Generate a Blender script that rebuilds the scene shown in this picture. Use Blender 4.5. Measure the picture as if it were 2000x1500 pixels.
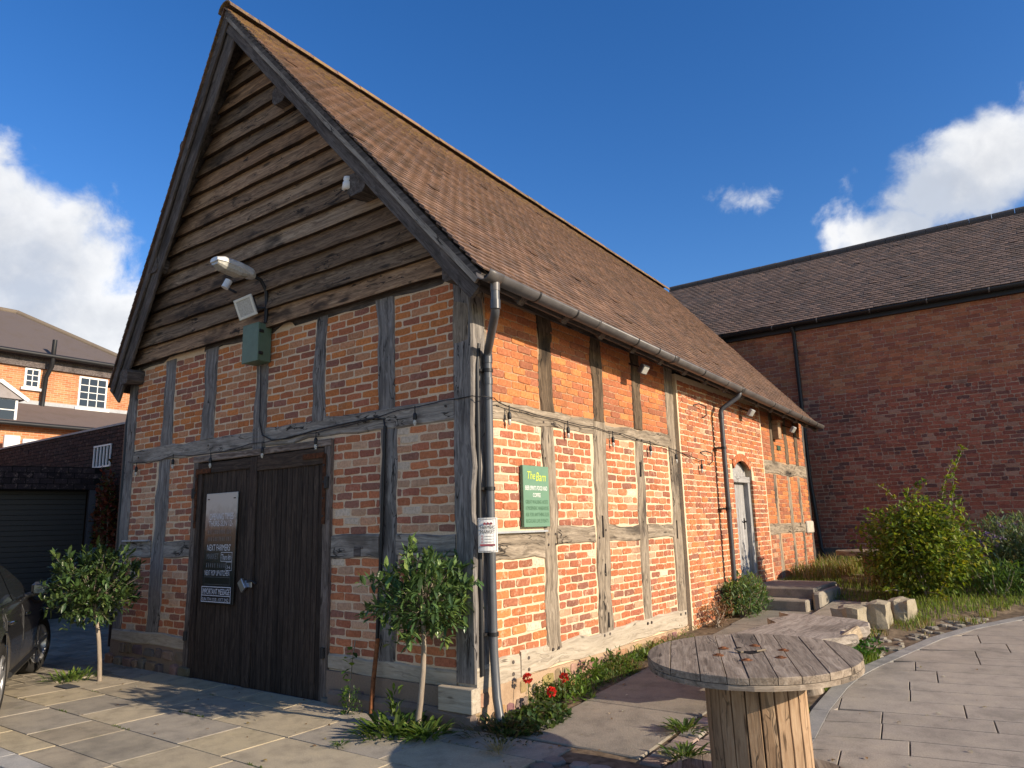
import bpy, math, random
from mathutils import Vector, Matrix, noise

# ------------------------------------------------------------------ camera, sky, sun, exposure
scene = bpy.context.scene
for o in list(bpy.data.objects):
    bpy.data.objects.remove(o)
COL = scene.collection
R = math.radians
V = Vector
rnd = random.Random(11)

CAM = V((4.0915, -4.9697, 1.65))
YAW, PITCH, ROLL = 0.63199, 0.193377, -0.025951
SUN_AZ, SUN_EL = R(5.0), R(21.5)          # azimuth from +X towards +Y

cam_data = bpy.data.cameras.new('camera')
cam = bpy.data.objects.new('camera', cam_data)
COL.objects.link(cam)
_f = V((-math.sin(YAW) * math.cos(PITCH), math.cos(YAW) * math.cos(PITCH), math.sin(PITCH)))
_r = V((math.cos(YAW), math.sin(YAW), 0))
_u = _r.cross(_f)
_r2 = _r * math.cos(ROLL) + _u * math.sin(ROLL)
_u2 = _u * math.cos(ROLL) - _r * math.sin(ROLL)
cam.matrix_world = Matrix(((_r2.x, _u2.x, -_f.x, CAM.x), (_r2.y, _u2.y, -_f.y, CAM.y), (_r2.z, _u2.z, -_f.z, CAM.z), (0, 0, 0, 1)))
cam_data.sensor_width = 36.0
cam_data.lens = 36.0 * 1416.1 / 2000.0
cam_data.clip_start = 0.05
cam_data.clip_end = 2000.0
scene.camera = cam

sun_dir = V((math.cos(SUN_AZ) * math.cos(SUN_EL), math.sin(SUN_AZ) * math.cos(SUN_EL), math.sin(SUN_EL)))
sun_data = bpy.data.lights.new('sun', 'SUN')
sun_data.energy = 4.6
sun_data.angle = R(0.53)
sun_data.color = (1.0, 0.85, 0.66)
sun = bpy.data.objects.new('sun', sun_data)
COL.objects.link(sun)
sun.rotation_euler = sun_dir.to_track_quat('Z', 'Y').to_euler()
sun.location = (20, 5, 30)

scene.view_settings.view_transform = 'Standard'
scene.view_settings.look = 'None'
scene.view_settings.gamma = 1.0
scene.view_settings.use_curve_mapping = False
scene.view_settings.exposure = 0.65


class NT:
    """small node-tree helper"""
    def __init__(self, tree):
        self.t = tree
        self.n = tree.nodes
        self.l = tree.links

    def node(self, typ, **kw):
        nd = self.n.new(typ)
        for k, v in kw.items():
            setattr(nd, k, v)
        return nd

    def put(self, sock, v):
        if hasattr(v, 'is_output') or isinstance(v, bpy.types.NodeSocket):
            self.l.new(v, sock)
        elif v is not None:
            if isinstance(v, (tuple, list)) and len(v) == 3 and sock.type == 'RGBA':
                v = (*v, 1)
            sock.default_value = v

    def math(self, op, a, b=None, c=None, clamp=False):
        nd = self.node('ShaderNodeMath', operation=op, use_clamp=clamp)
        self.put(nd.inputs[0], a)
        if b is not None:
            self.put(nd.inputs[1], b)
        if c is not None:
            self.put(nd.inputs[2], c)
        return nd.outputs[0]

    def vmath(self, op, a, b=None):
        nd = self.node('ShaderNodeVectorMath', operation=op)
        self.put(nd.inputs[0], a)
        if b is not None:
            self.put(nd.inputs[1], b)
        return nd.outputs['Value'] if op in ('DOT_PRODUCT', 'LENGTH', 'DISTANCE') else nd.outputs[0]

    def noise(self, vec, scale, detail=4, rough=0.55, dist=0.0):
        nd = self.node('ShaderNodeTexNoise')
        self.put(nd.inputs['Vector'], vec)
        self.put(nd.inputs['Scale'], scale)
        nd.inputs['Detail'].default_value = detail
        nd.inputs['Roughness'].default_value = rough
        nd.inputs['Distortion'].default_value = dist
        return nd.outputs['Fac']

    def ramp(self, fac, stops, interp='LINEAR'):
        nd = self.node('ShaderNodeValToRGB')
        nd.color_ramp.interpolation = interp
        e = nd.color_ramp.elements
        while len(e) < len(stops):
            e.new(0.5)
        for i, (p, c) in enumerate(stops):
            e[i].position = p
            e[i].color = (*c, 1) if len(c) == 3 else c
        self.put(nd.inputs[0], fac)
        return nd.outputs[0]

    def mix(self, fac, a, b, blend='MIX'):
        nd = self.node('ShaderNodeMix', data_type='RGBA', blend_type=blend)
        self.put(nd.inputs[0], fac)
        self.put(nd.inputs[6], a)
        self.put(nd.inputs[7], b)
        return nd.outputs[2]

    def sstep(self, v, lo, hi):
        nd = self.node('ShaderNodeMapRange', interpolation_type='SMOOTHSTEP')
        self.put(nd.inputs[0], v)
        nd.inputs[1].default_value = lo
        nd.inputs[2].default_value = hi
        return nd.outputs[0]


def make_world():
    w = bpy.data.worlds.new('World')
    scene.world = w
    w.use_nodes = True
    T = NT(w.node_tree)
    T.n.clear()
    sky = T.node('ShaderNodeTexSky', sky_type='NISHITA')
    sky.sun_disc = False
    sky.sun_elevation = SUN_EL
    sky.sun_rotation = R(90) - SUN_AZ
    sky.altitude = 50
    sky.air_density = 1.0
    sky.dust_density = 0.35
    sky.ozone_density = 2.6
    hs = T.node('ShaderNodeHueSaturation')
    hs.inputs['Saturation'].default_value = 1.32
    hs.inputs['Value'].default_value = 0.86
    hs.inputs['Hue'].default_value = 0.512
    T.l.new(sky.outputs[0], hs.inputs['Color'])
    skyc = hs.outputs[0]
    tc = T.node('ShaderNodeTexCoord')
    d = T.vmath('NORMALIZE', tc.outputs['Generated'])
    # cumulus clouds: banks spread round the whole sky, broken up by noise in direction space
    n1 = T.noise(d, 7.0, 8, 0.56, 0.15)
    n2 = T.noise(d, 2.6, 3, 0.5)
    n4 = T.noise(d, 21.0, 6, 0.6, 0.3)
    wob = T.math('ADD', T.math('MULTIPLY', T.math('SUBTRACT', n1, 0.5), 2.0), T.math('MULTIPLY', T.math('SUBTRACT', n2, 0.5), 0.7))
    wob = T.math('ADD', wob, T.math('MULTIPLY', T.math('SUBTRACT', n4, 0.5), 1.1))
    banks = [  # az, el, half width, half height (degrees)
        (161.5, 18.2, 9.5, 5.8), (158, 14.5, 11, 3.6), (168, 17, 8, 6), (163.5, 24.5, 3.5, 1.6),
        (92.0, 21.4, 9.0, 3.9), (86.5, 22.4, 7.0, 3.8), (97.0, 19.8, 5.0, 2.6), (106.3, 23.5, 4.2, 1.7),
        (190, 20, 12, 7), (212, 30, 10, 5), (240, 18, 14, 6), (268, 26, 9, 5), (296, 16, 13, 5), (322, 30, 8, 4),
        (350, 17, 7, 3), (18, 34, 8, 4), (48, 20, 12, 5), (68, 30, 6, 3), (175, 42, 7, 3), (280, 48, 8, 4),
    ]
    best = None
    for az, el, hw, hh in banks:
        a, e = R(az), R(el)
        c = V((math.cos(a) * math.cos(e), math.sin(a) * math.cos(e), math.sin(e)))
        tx = V((-math.sin(a), math.cos(a), 0))
        ty = c.cross(tx) * -1.0
        ux = T.math('DIVIDE', T.vmath('DOT_PRODUCT', d, tuple(tx)), math.sin(R(hw)))
        uy = T.math('DIVIDE', T.vmath('DOT_PRODUCT', T.vmath('SUBTRACT', d, tuple(c)), tuple(ty)), math.sin(R(hh)))
        r2 = T.math('SQRT', T.math('ADD', T.math('MULTIPLY', ux, ux), T.math('MULTIPLY', uy, uy)))
        back = T.math('LESS_THAN', T.vmath('DOT_PRODUCT', d, tuple(c)), 0.4)
        if hh < 2.0:      # small wisps: soft, ragged
            r2 = T.math('ADD', T.math('MULTIPLY', r2, 0.50), 0.76)
        m = T.math('SUBTRACT', T.math('SUBTRACT', 1.0, r2), T.math('MULTIPLY', back, 9.0))
        best = m if best is None else T.math('MAXIMUM', best, m)
    best = T.math('MAXIMUM', best, -1.2)
    dens = T.math('ADD', T.math('MINIMUM', best, 0.7), wob)
    alpha = T.sstep(dens, -0.06, 0.50)
    # cloud body colour: bright tops, grey where thick
    off = T.vmath('ADD', d, (0.045, 0.012, 0.05))
    n3 = T.noise(off, 7.0, 8, 0.56, 0.15)
    lit = T.sstep(T.math('SUBTRACT', n1, n3), -0.16, 0.14)
    thick = T.sstep(dens, 0.35, 1.2)
    ccol = T.mix(lit, (2.9, 3.15, 3.6), (4.8, 4.8, 4.8))
    ccol = T.mix(T.math('MULTIPLY', thick, 0.55), ccol, (2.5, 2.65, 2.95))
    col = T.mix(T.math('MULTIPLY', alpha, 0.95), skyc, ccol)
    bg = T.node('ShaderNodeBackground')
    T.l.new(col, bg.inputs['Color'])
    bg.inputs['Strength'].default_value = 0.135
    out = T.node('ShaderNodeOutputWorld')
    T.l.new(bg.outputs[0], out.inputs[0])


make_world()


# ------------------------------------------------------------------ mesh helpers
class MB:
    """collects faces with a colour per face and a grain coordinate per vertex"""
    def __init__(self):
        self.v, self.f, self.c, self.g, self.sm = [], [], [], [], []

    def add(self, verts, faces, col=(1, 1, 1), grain=None, smooth=False):
        b = len(self.v)
        self.v += [tuple(x) for x in verts]
        self.g += [tuple(x) for x in (grain if grain is not None else verts)]
        for fc in faces:
            self.f.append(tuple(b + i for i in fc))
            self.c.append(col)
            self.sm.append(smooth)

    def tris(self):
        return sum(len(f) - 2 for f in self.f)

    def build(self, name, mat, parent=None, center=True):
        me = bpy.data.meshes.new(name)
        if center and self.v:
            lo = [min(p[i] for p in self.v) for i in range(3)]
            hi = [max(p[i] for p in self.v) for i in range(3)]
            c = V(((lo[0] + hi[0]) / 2, (lo[1] + hi[1]) / 2, lo[2]))
        else:
            c = V((0, 0, 0))
        me.from_pydata([(p[0] - c.x, p[1] - c.y, p[2] - c.z) for p in self.v], [], self.f)
        a = me.attributes.new('col', 'FLOAT_COLOR', 'FACE')
        a.data.foreach_set('color', [x for cc in self.c for x in (cc[0], cc[1], cc[2], 1.0)])
        g = me.attributes.new('gco', 'FLOAT_VECTOR', 'POINT')
        g.data.foreach_set('vector', [x for gg in self.g for x in gg])
        me.polygons.foreach_set('use_smooth', self.sm)
        me.materials.append(mat)
        me.update()
        return put(bpy.data.objects.new(name, me), c, parent)


WLOC = {}


def put(o, loc, parent=None):
    COL.objects.link(o)
    o.location = loc
    WLOC[o.name] = V(loc)
    if parent is not None:
        o.parent = parent
        o.matrix_parent_inverse = Matrix.Translation(-WLOC[parent.name])
    return o


def tag(o, label=None, cat=None, group=None, kind=None):
    if label: o['label'] = label
    if cat: o['category'] = cat
    if group: o['group'] = group
    if kind: o['kind'] = kind
    return o


def thing(name, loc, label, cat, group=None):
    o = bpy.data.objects.new(name, None)
    o.empty_display_size = 0.2
    put(o, V(loc))
    return tag(o, label, cat, group)


def frame(t, n):
    t = V(t).normalized()
    n = (V(n) - t * t.dot(V(n))).normalized()
    return t, t.cross(n), n


def jit(a):
    return rnd.uniform(-a, a)


def beam(mb, p0, p1, w, d, n=(0, -1, 0), segs=6, wob=0.006, ch=0.008, col=(1, 1, 1), w1=None, low=0.0, jitter=0.0015, bow=0.0):
    """weathered timber from p0 to p1: w across, d deep along n, chamfered, slightly crooked"""
    p0, p1 = V(p0), V(p1)
    t, s, n = frame(p1 - p0, n)
    L = (p1 - p0).length
    w1 = w if w1 is None else w1
    ox, oy = rnd.uniform(0, 50), rnd.uniform(0, 50)
    vs, gs, fs = [], [], []
    for i in range(segs + 1):
        k = i / segs
        ww = w + (w1 - w) * k
        c = p0 + (p1 - p0) * k
        a = noise.noise((ox + k * L * 1.3, oy, 0)) * wob
        b = noise.noise((ox + k * L * 1.3, oy + 9, 0)) * wob * 0.5
        e1 = noise.noise((ox + k * L * 3.1, oy, 5)) * wob
        e2 = noise.noise((ox + k * L * 3.1, oy, 8)) * (wob + low)
        c = c + s * (a + bow * math.sin(math.pi * k)) + n * b
        h, q = ww / 2, d / 2
        cc = min(ch, h * 0.4, q * 0.4)
        for (x, y) in ((-h + cc, -q), (h - cc, -q), (h, -q + cc), (h, q - cc), (h - cc, q), (-h + cc, q), (-h, q - cc), (-h, -q + cc)):
            xx = x + (e1 if x > 0 else e2) + jit(jitter)
            yy = y + jit(jitter)
            vs.append(c + s * xx + n * yy)
            gs.append((ox + k * L, oy + x, y))
    for i in range(segs):
        for j in range(8):
            a, b = i * 8 + j, i * 8 + (j + 1) % 8
            fs.append((a, b, b + 8, a + 8))
    fs.append(tuple(range(7, -1, -1)))
    fs.append(tuple(segs * 8 + j for j in range(8)))
    mb.add(vs, fs, col, gs)


def box(mb, lo, hi, col=(1, 1, 1), ch=0.0, tr=None):
    """axis box, optional chamfer; tr maps local to world"""
    x0, y0, z0 = lo
    x1, y1, z1 = hi
    if ch <= 0:
        vs = [(x, y, z) for x in (x0, x1) for y in (y0, y1) for z in (z0, z1)]
        fs = [(0, 1, 3, 2), (4, 6, 7, 5), (0, 4, 5, 1), (2, 3, 7, 6), (0, 2, 6, 4), (1, 5, 7, 3)]
    else:
        vs, fs = [], []
        idx = {}
        for ix, (x, sx) in enumerate(((x0, 1), (x1, -1))):
            for iy, (y, sy) in enumerate(((y0, 1), (y1, -1))):
                for iz, (z, sz) in enumerate(((z0, 1), (z1, -1))):
                    for ax in range(3):
                        p = [x + sx * ch, y + sy * ch, z + sz * ch]
                        p[ax] = (x, y, z)[ax]
                        idx[(ix, iy, iz, ax)] = len(vs)
                        vs.append(tuple(p))
        I = lambda *k: idx[k]
        for s in (0, 1):
            q = [I(s, 0, 0, 0), I(s, 1, 0, 0), I(s, 1, 1, 0), I(s, 0, 1, 0)]
            fs.append(tuple(q if s else q[::-1]))
            q = [I(0, s, 0, 1), I(0, s, 1, 1), I(1, s, 1, 1), I(1, s, 0, 1)]
            fs.append(tuple(q if s else q[::-1]))
            q = [I(0, 0, s, 2), I(1, 0, s, 2), I(1, 1, s, 2), I(0, 1, s, 2)]
            fs.append(tuple(q if s else q[::-1]))
        for a in (0, 1):
            for b in (0, 1):
                fs.append((I(a, b, 0, 0), I(a, b, 1, 0), I(a, b, 1, 1), I(a, b, 0, 1)) if (a == b) == False else (I(a, b, 0, 1), I(a, b, 1, 1), I(a, b, 1, 0), I(a, b, 0, 0)))
                fs.append((I(a, 0, b, 0), I(a, 0, b, 2), I(a, 1, b, 2), I(a, 1, b, 0)))
                fs.append((I(0, a, b, 1), I(1, a, b, 1), I(1, a, b, 2), I(0, a, b, 2)))
        for a in (0, 1):
            for b in (0, 1):
                for c in (0, 1):
                    fs.append((I(a, b, c, 0), I(a, b, c, 1), I(a, b, c, 2)))
    g = vs
    if tr is not None:
        vs = [tr(V(p)) for p in vs]
    mb.add(vs, fs, col, g)


def tube(mb, pts, r, seg=10, col=(1, 1, 1), caps=True, r1=None, smooth=True):
    pts = [V(p) for p in pts]
    n = len(pts)
    rs = r if isinstance(r, (list, tuple)) else [r + ((r1 - r) * i / (n - 1) if r1 is not None else 0) for i in range(n)]
    vs, fs, gs = [], [], []
    up = V((0, 0, 1))
    t0 = (pts[1] - pts[0]).normalized()
    if abs(t0.dot(up)) > 0.95:
        up = V((1, 0, 0))
    s = t0.cross(up).normalized()
    L = 0
    for i in range(n):
        a = pts[max(0, i - 1)]
        b = pts[min(n - 1, i + 1)]
        t = (b - a).normalized()
        s = (s - t * s.dot(t)).normalized()
        m = t.cross(s)
        if i: L += (pts[i] - pts[i - 1]).length
        for j in range(seg):
            an = 2 * math.pi * j / seg
            vs.append(pts[i] + (s * math.cos(an) + m * math.sin(an)) * rs[i])
            gs.append((L, math.cos(an) * rs[i], math.sin(an) * rs[i]))
    for i in range(n - 1):
        for j in range(seg):
            a, b = i * seg + j, i * seg + (j + 1) % seg
            fs.append((a, b, b + seg, a + seg))
    mb.add(vs, fs, col, gs, smooth)
    if caps:
        mb.add([vs[j] for j in range(seg)], [tuple(range(seg - 1, -1, -1))], col)
        mb.add([vs[(n - 1) * seg + j] for j in range(seg)], [tuple(range(seg))], col)


def lathe(mb, prof, o, ax=(0, 0, 1), seg=20, col=(1, 1, 1), smooth=True):
    """prof: list of (radius, height along ax)"""
    ax = V(ax).normalized()
    s = ax.cross(V((0, 0, 1)) if abs(ax.z) < 0.9 else V((1, 0, 0))).normalized()
    m = ax.cross(s)
    o = V(o)
    vs, fs = [], []
    for (r, h) in prof:
        for j in range(seg):
            an = 2 * math.pi * j / seg
            vs.append(o + ax * h + (s * math.cos(an) + m * math.sin(an)) * r)
    for i in range(len(prof) - 1):
        for j in range(seg):
            a, b = i * seg + j, i * seg + (j + 1) % seg
            fs.append((a, b, b + seg, a + seg))
    mb.add(vs, fs, col, None, smooth)


def prism(mb, poly, z0, z1, col=(1, 1, 1), tr=None, ch=0.0):
    """polygon (counter-clockwise) extruded z0..z1, with a small top chamfer"""
    n = len(poly)
    cx = sum(p[0] for p in poly) / n
    cy = sum(p[1] for p in poly) / n
    def inset(p):
        dx, dy = p[0] - cx, p[1] - cy
        l = math.hypot(dx, dy) or 1
        return (p[0] - dx / l * ch * 1.3, p[1] - dy / l * ch * 1.3)
    rings = [[(x, y, z0) for x, y in poly]]
    if ch > 0:
        rings.append([(x, y, z1 - ch) for x, y in poly])
        rings.append([(*inset(p), z1) for p in poly])
    else:
        rings.append([(x, y, z1) for x, y in poly])
    vs = [p for r in rings for p in r]
    fs = [tuple(range(n - 1, -1, -1)), tuple((len(rings) - 1) * n + i for i in range(n))]
    for k in range(len(rings) - 1):
        for i in range(n):
            j = (i + 1) % n
            fs.append((k * n + i, k * n + j, (k + 1) * n + j, (k + 1) * n + i))
    g = vs
    if tr is not None:
        vs = [tr(V(p)) for p in vs]
    mb.add(vs, fs, col, g)


def quick(name, mat, parent, fn, *a, **k):
    mb = MB()
    fn(mb, *a, **k)
    return mb.build(name, mat, parent)


def h(x, y):
    """ground height: level yard, then a gentle rise along the side of the barn"""
    t = min(max(y + 0.7, 0.0), 13.0)
    return 0.055 * (t * t / (t + 0.35)) if t > 0 else 0.0


# ------------------------------------------------------------------ materials
MATS = {}


def mat(name, fn):
    m = bpy.data.materials.new(name)
    m.use_nodes = True
    T = NT(m.node_tree)
    T.n.clear()
    out = T.node('ShaderNodeOutputMaterial')
    bs = T.node('ShaderNodeBsdfPrincipled')
    T.l.new(bs.outputs[0], out.inputs[0])
    T.bs, T.out = bs, out
    fn(T)
    MATS[name] = m
    return m


def attr(T, name):
    nd = T.node('ShaderNodeAttribute', attribute_name=name)
    return nd.outputs['Color'] if name == 'col' else nd.outputs['Vector']


def pos(T):
    return T.node('ShaderNodeNewGeometry').outputs['Position']


def orand(T):
    return T.node('ShaderNodeObjectInfo').outputs['Random']


def bump(T, hgt, strength=0.4, dist=0.01):
    nd = T.node('ShaderNodeBump')
    nd.inputs['Strength'].default_value = strength
    nd.inputs['Distance'].default_value = dist
    T.put(nd.inputs['Height'], hgt)
    T.l.new(nd.outputs[0], T.bs.inputs['Normal'])


def setb(T, color=None, rough=0.8, spec=0.3, metal=0.0):
    if color is not None: T.put(T.bs.inputs['Base Color'], color)
    T.put(T.bs.inputs['Roughness'], rough)
    T.bs.inputs['Specular IOR Level'].default_value = spec
    T.bs.inputs['Metallic'].default_value = metal


def plain(name, c, rough=0.6, spec=0.4, metal=0.0, var=0.15, scale=8.0, bmp=0.0):
    def fn(T):
        n = T.noise(pos(T), scale, 5, 0.6)
        dk = tuple(x * (1 - var * 1.6) for x in c)
        lt = tuple(min(1, x * (1 + var)) for x in c)
        col = T.ramp(n, [(0.25, dk), (0.75, lt)])
        col = T.mix(1.0, col, attr(T, 'col'), 'MULTIPLY')
        setb(T, col, rough, spec, metal)
        if bmp: bump(T, n, bmp, 0.01)
    return mat(name, fn)


def wood(name, c_dark, c_mid, c_light, along=1.1, across=26.0, rough=0.85, bmp=0.5, stain=0.5, stain_col=(0.03, 0.025, 0.022), knots=True, crack=0.5, cs=9.0, ksize=0.11):
    def fn(T):
        g = attr(T, 'gco')
        sc = T.vmath('MULTIPLY', g, (along, across, across))
        warp = T.noise(T.vmath('MULTIPLY', g, (2.2, 7.0, 7.0)), 1.0, 3, 0.5)
        vv = T.vmath('ADD', sc, T.math('MULTIPLY', warp, 5.0))
        n1 = T.noise(vv, 1.0, 6, 0.62)
        n2 = T.noise(T.vmath('MULTIPLY', g, (along * 3.5, across * 4.5, across * 4.5)), 1.0, 4, 0.6)
        n3 = T.noise(T.vmath('MULTIPLY', g, (1.4, 3.0, 3.0)), 1.0, 4, 0.55)
        fac = T.math('ADD', T.math('MULTIPLY', n1, 0.65), T.math('MULTIPLY', n2, 0.35))
        col = T.ramp(fac, [(0.30, c_dark), (0.47, c_mid), (0.66, c_light)])
        st = T.math('MULTIPLY', T.sstep(n3, 0.52, 0.70), stain)
        col = T.mix(st, col, stain_col)
        hgt = fac
        if crack:
            cn = T.noise(T.vmath('ADD', T.vmath('MULTIPLY', g, (0.9, cs, cs)), T.math('MULTIPLY', warp, 2.2)), 1.0, 2, 0.5)
            ck = T.sstep(T.math('ABSOLUTE', T.math('SUBTRACT', cn, 0.5)), 0.022, 0.003)
            brk = T.sstep(T.noise(T.vmath('MULTIPLY', g, (2.5, 5, 5)), 1.0, 2, 0.5), 0.45, 0.6)
            ck = T.math('MULTIPLY', T.math('MULTIPLY', ck, brk), crack)
            col = T.mix(ck, col, (0.012, 0.010, 0.009))
            hgt = T.math('SUBTRACT', fac, T.math('MULTIPLY', ck, 0.8))
        if knots:
            vo = T.node('ShaderNodeTexVoronoi')
            T.put(vo.inputs['Vector'], T.vmath('MULTIPLY', g, (1.7, 6.0, 6.0)))
            vo.inputs['Scale'].default_value = 1.0
            kn = T.sstep(T.math('ADD', vo.outputs['Distance'], T.math('MULTIPLY', T.math('SUBTRACT', n2, 0.5), 0.25)), ksize, ksize * .45)
            col = T.mix(T.math('MULTIPLY', kn, 0.8), col, tuple(x * 0.35 for x in c_dark))
        col = T.mix(1.0, col, attr(T, 'col'), 'MULTIPLY')
        setb(T, col, rough, 0.25)
        bump(T, hgt, bmp, 0.012)
    return mat(name, fn)


def brickmat(name, smear=0.3, smear_col=(0.55, 0.42, 0.30), dark=0.25):
    def fn(T):
        p = pos(T)
        c = attr(T, 'col')
        n1 = T.noise(p, 38.0, 5, 0.65)
        n2 = T.noise(p, 9.0, 4, 0.6)
        n3 = T.noise(p, 130.0, 3, 0.6)
        c2 = T.mix(1.0, c, T.ramp(n1, [(0.25, (0.62, 0.58, 0.56)), (0.55, (1.0, 1.0, 1.0)), (0.8, (1.22, 1.2, 1.15))]), 'MULTIPLY')
        c2 = T.mix(T.math('MULTIPLY', T.sstep(n3, 0.62, 0.74), 0.5), c2, (0.10, 0.055, 0.045))
        sm = T.math('MULTIPLY', T.sstep(T.math('ADD', T.math('MULTIPLY', n2, 0.6), T.math('MULTIPLY', n1, 0.4)), 0.53, 0.66), smear)
        c2 = T.mix(sm, c2, smear_col)
        soot = T.math('MULTIPLY', T.sstep(T.noise(p, 2.1, 4, 0.6), 0.52, 0.72), dark)
        c2 = T.mix(soot, c2, (0.07, 0.05, 0.045))
        setb(T, c2, 0.92, 0.2)
        bump(T, T.math('ADD', n1, T.math('MULTIPLY', n3, 0.5)), 0.55, 0.006)
    return mat(name, fn)


def mortarmat(name, c, var=0.35):
    def fn(T):
        p = pos(T)
        n1 = T.noise(p, 60.0, 5, 0.7)
        n2 = T.noise(p, 3.0, 4, 0.6)
        col = T.ramp(n1, [(0.25, tuple(x * 0.72 for x in c)), (0.6, c), (0.85, tuple(min(0.9, x * 1.12) for x in c))])
        col = T.mix(T.math('MULTIPLY', T.sstep(n2, 0.5, 0.7), var), col, (c[0] * 0.62, c[1] * 0.58, c[2] * 0.55))
        setb(T, col, 0.95, 0.15)
        bump(T, n1, 0.5, 0.006)
    return mat(name, fn)


def tilemat(name, lichen=True, ridge_z=7.6):
    def fn(T):
        p = pos(T)
        c = attr(T, 'col')
        n1 = T.noise(p, 55.0, 4, 0.65)
        n2 = T.noise(p, 1.6, 5, 0.6)
        n4 = T.noise(p, 14.0, 5, 0.7)
        c2 = T.mix(1.0, c, T.ramp(n1, [(0.2, (0.6, 0.6, 0.6)), (0.5, (1, 1, 1)), (0.8, (1.25, 1.2, 1.15))]), 'MULTIPLY')
        c2 = T.mix(T.math('MULTIPLY', T.sstep(n2, 0.48, 0.68), 0.28), c2, (0.10, 0.075, 0.05))
        if lichen:
            z = T.node('ShaderNodeSeparateXYZ')
            T.l.new(p, z.inputs[0])
            zz = T.sstep(z.outputs[2], ridge_z - 1.9, ridge_z + 0.1)
            lm = T.math('ADD', T.math('MULTIPLY', n4, 0.8), T.math('MULTIPLY', zz, 0.28))
            c2 = T.mix(T.math('MULTIPLY', T.sstep(lm, 0.62, 0.76), 0.6), c2, (0.28, 0.18, 0.05))
            c2 = T.mix(T.math('MULTIPLY', T.sstep(n4, 0.66, 0.72), 0.6), c2, (0.42, 0.38, 0.30))
            c2 = T.mix(T.math('MULTIPLY', T.sstep(T.noise(p, 23.0, 4, 0.7), 0.64, 0.7), 0.7), c2, (0.035, 0.035, 0.022))
        setb(T, c2, 0.9, 0.22)
        bump(T, n1, 0.5, 0.004)
    return mat(name, fn)


def stonemat(name, tint=1.0, sparkle=0.0, moss=0.0):
    def fn(T):
        p = pos(T)
        c = attr(T, 'col')
        n1 = T.noise(p, 90.0, 4, 0.7)
        n2 = T.noise(p, 5.0, 5, 0.6)
        n3 = T.noise(p, 1.3, 4, 0.6)
        c2 = T.mix(1.0, c, T.ramp(n2, [(0.25, (0.68, 0.68, 0.68)), (0.5, (1, 1, 1)), (0.8, (1.18, 1.16, 1.1))]), 'MULTIPLY')
        c2 = T.mix(1.0, c2, T.ramp(n1, [(0.25, (0.75, 0.75, 0.75)), (0.7, (1.12, 1.12, 1.12))]), 'MULTIPLY')
        c2 = T.mix(T.math('MULTIPLY', T.sstep(n3, 0.5, 0.72), 0.4), c2, (0.075, 0.07, 0.06))
        if sparkle:
            c2 = T.mix(T.math('MULTIPLY', T.sstep(T.noise(p, 160.0, 2, 0.5), 0.60, 0.68), sparkle), c2, (0.42, 0.40, 0.36))
        if moss:
            c2 = T.mix(T.math('MULTIPLY', T.sstep(T.noise(p, 3.2, 5, 0.7), 0.56, 0.70), moss), c2, (0.06, 0.075, 0.02))
        setb(T, c2, 0.88, 0.25)
        bump(T, T.math('ADD', n2, T.math('MULTIPLY', n1, 0.7)), 0.6, 0.010)
    return mat(name, fn)


def leafmat(name, rough=0.42, trans=0.35, var=0.5, spec=0.45):
    def fn(T):
        c = attr(T, 'col')
        n = T.noise(pos(T), 40.0, 3, 0.6)
        c2 = T.mix(1.0, c, T.ramp(n, [(0.25, (0.72, 0.75, 0.7)), (0.75, (1.15, 1.12, 1.1))]), 'MULTIPLY')
        k = T.math('ADD', 1.0 - var * 0.5, T.math('MULTIPLY', orand(T), var))
        c2 = T.mix(1.0, c2, T.node('ShaderNodeCombineColor').outputs[0] if False else c2, 'MIX')
        hsv = T.node('ShaderNodeHueSaturation')
        T.l.new(c2, hsv.inputs['Color'])
        T.l.new(k, hsv.inputs['Value'])
        setb(T, hsv.outputs[0], rough, spec)
        if trans:
            tr = T.node('ShaderNodeBsdfTranslucent')
            T.l.new(T.mix(1.0, hsv.outputs[0], (1.0, 1.0, 0.45), 'MULTIPLY'), tr.inputs['Color'])
            ms = T.node('ShaderNodeMixShader')
            ms.inputs[0].default_value = trans
            T.l.new(T.bs.outputs[0], ms.inputs[1])
            T.l.new(tr.outputs[0], ms.inputs[2])
            T.l.new(ms.outputs[0], T.out.inputs[0])
    return mat(name, fn)


M_BRICK_G = brickmat('brick_gable', 0.25, (0.46, 0.34, 0.25), 0.22)
M_BRICK_S = brickmat('brick_side', 0.6, (0.62, 0.47, 0.32), 0.22)
M_BRICK_W = brickmat('brick_warehouse', 0.3, (0.40, 0.27, 0.21), 0.45)
M_BRICK_U = brickmat('brick_side_upper', 0.10, (0.5, 0.36, 0.25), 0.30)
M_MORTAR_D = mortarmat('mortar_dirty', (0.26, 0.19, 0.14))
M_MORTAR_P = mortarmat('mortar_plinth', (0.44, 0.31, 0.20), 0.5)
M_MORTAR_G = mortarmat('mortar_gable', (0.70, 0.52, 0.35))
M_MORTAR_S = mortarmat('mortar_side', (0.66, 0.52, 0.35))
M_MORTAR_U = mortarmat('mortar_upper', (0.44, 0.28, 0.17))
M_MORTAR_W = mortarmat('mortar_warehouse', (0.44, 0.30, 0.22))
M_OAK = wood('oak_grey', (0.052, 0.047, 0.044), (0.15, 0.135, 0.122), (0.32, 0.29, 0.262), stain=0.6, stain_col=(0.03, 0.026, 0.023), crack=0.95)
M_OAK_PALE = wood('oak_pale', (0.055, 0.042, 0.032), (0.21, 0.168, 0.122), (0.42, 0.345, 0.26), stain=0.85, stain_col=(0.055, 0.045, 0.037), crack=0.95)
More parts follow.
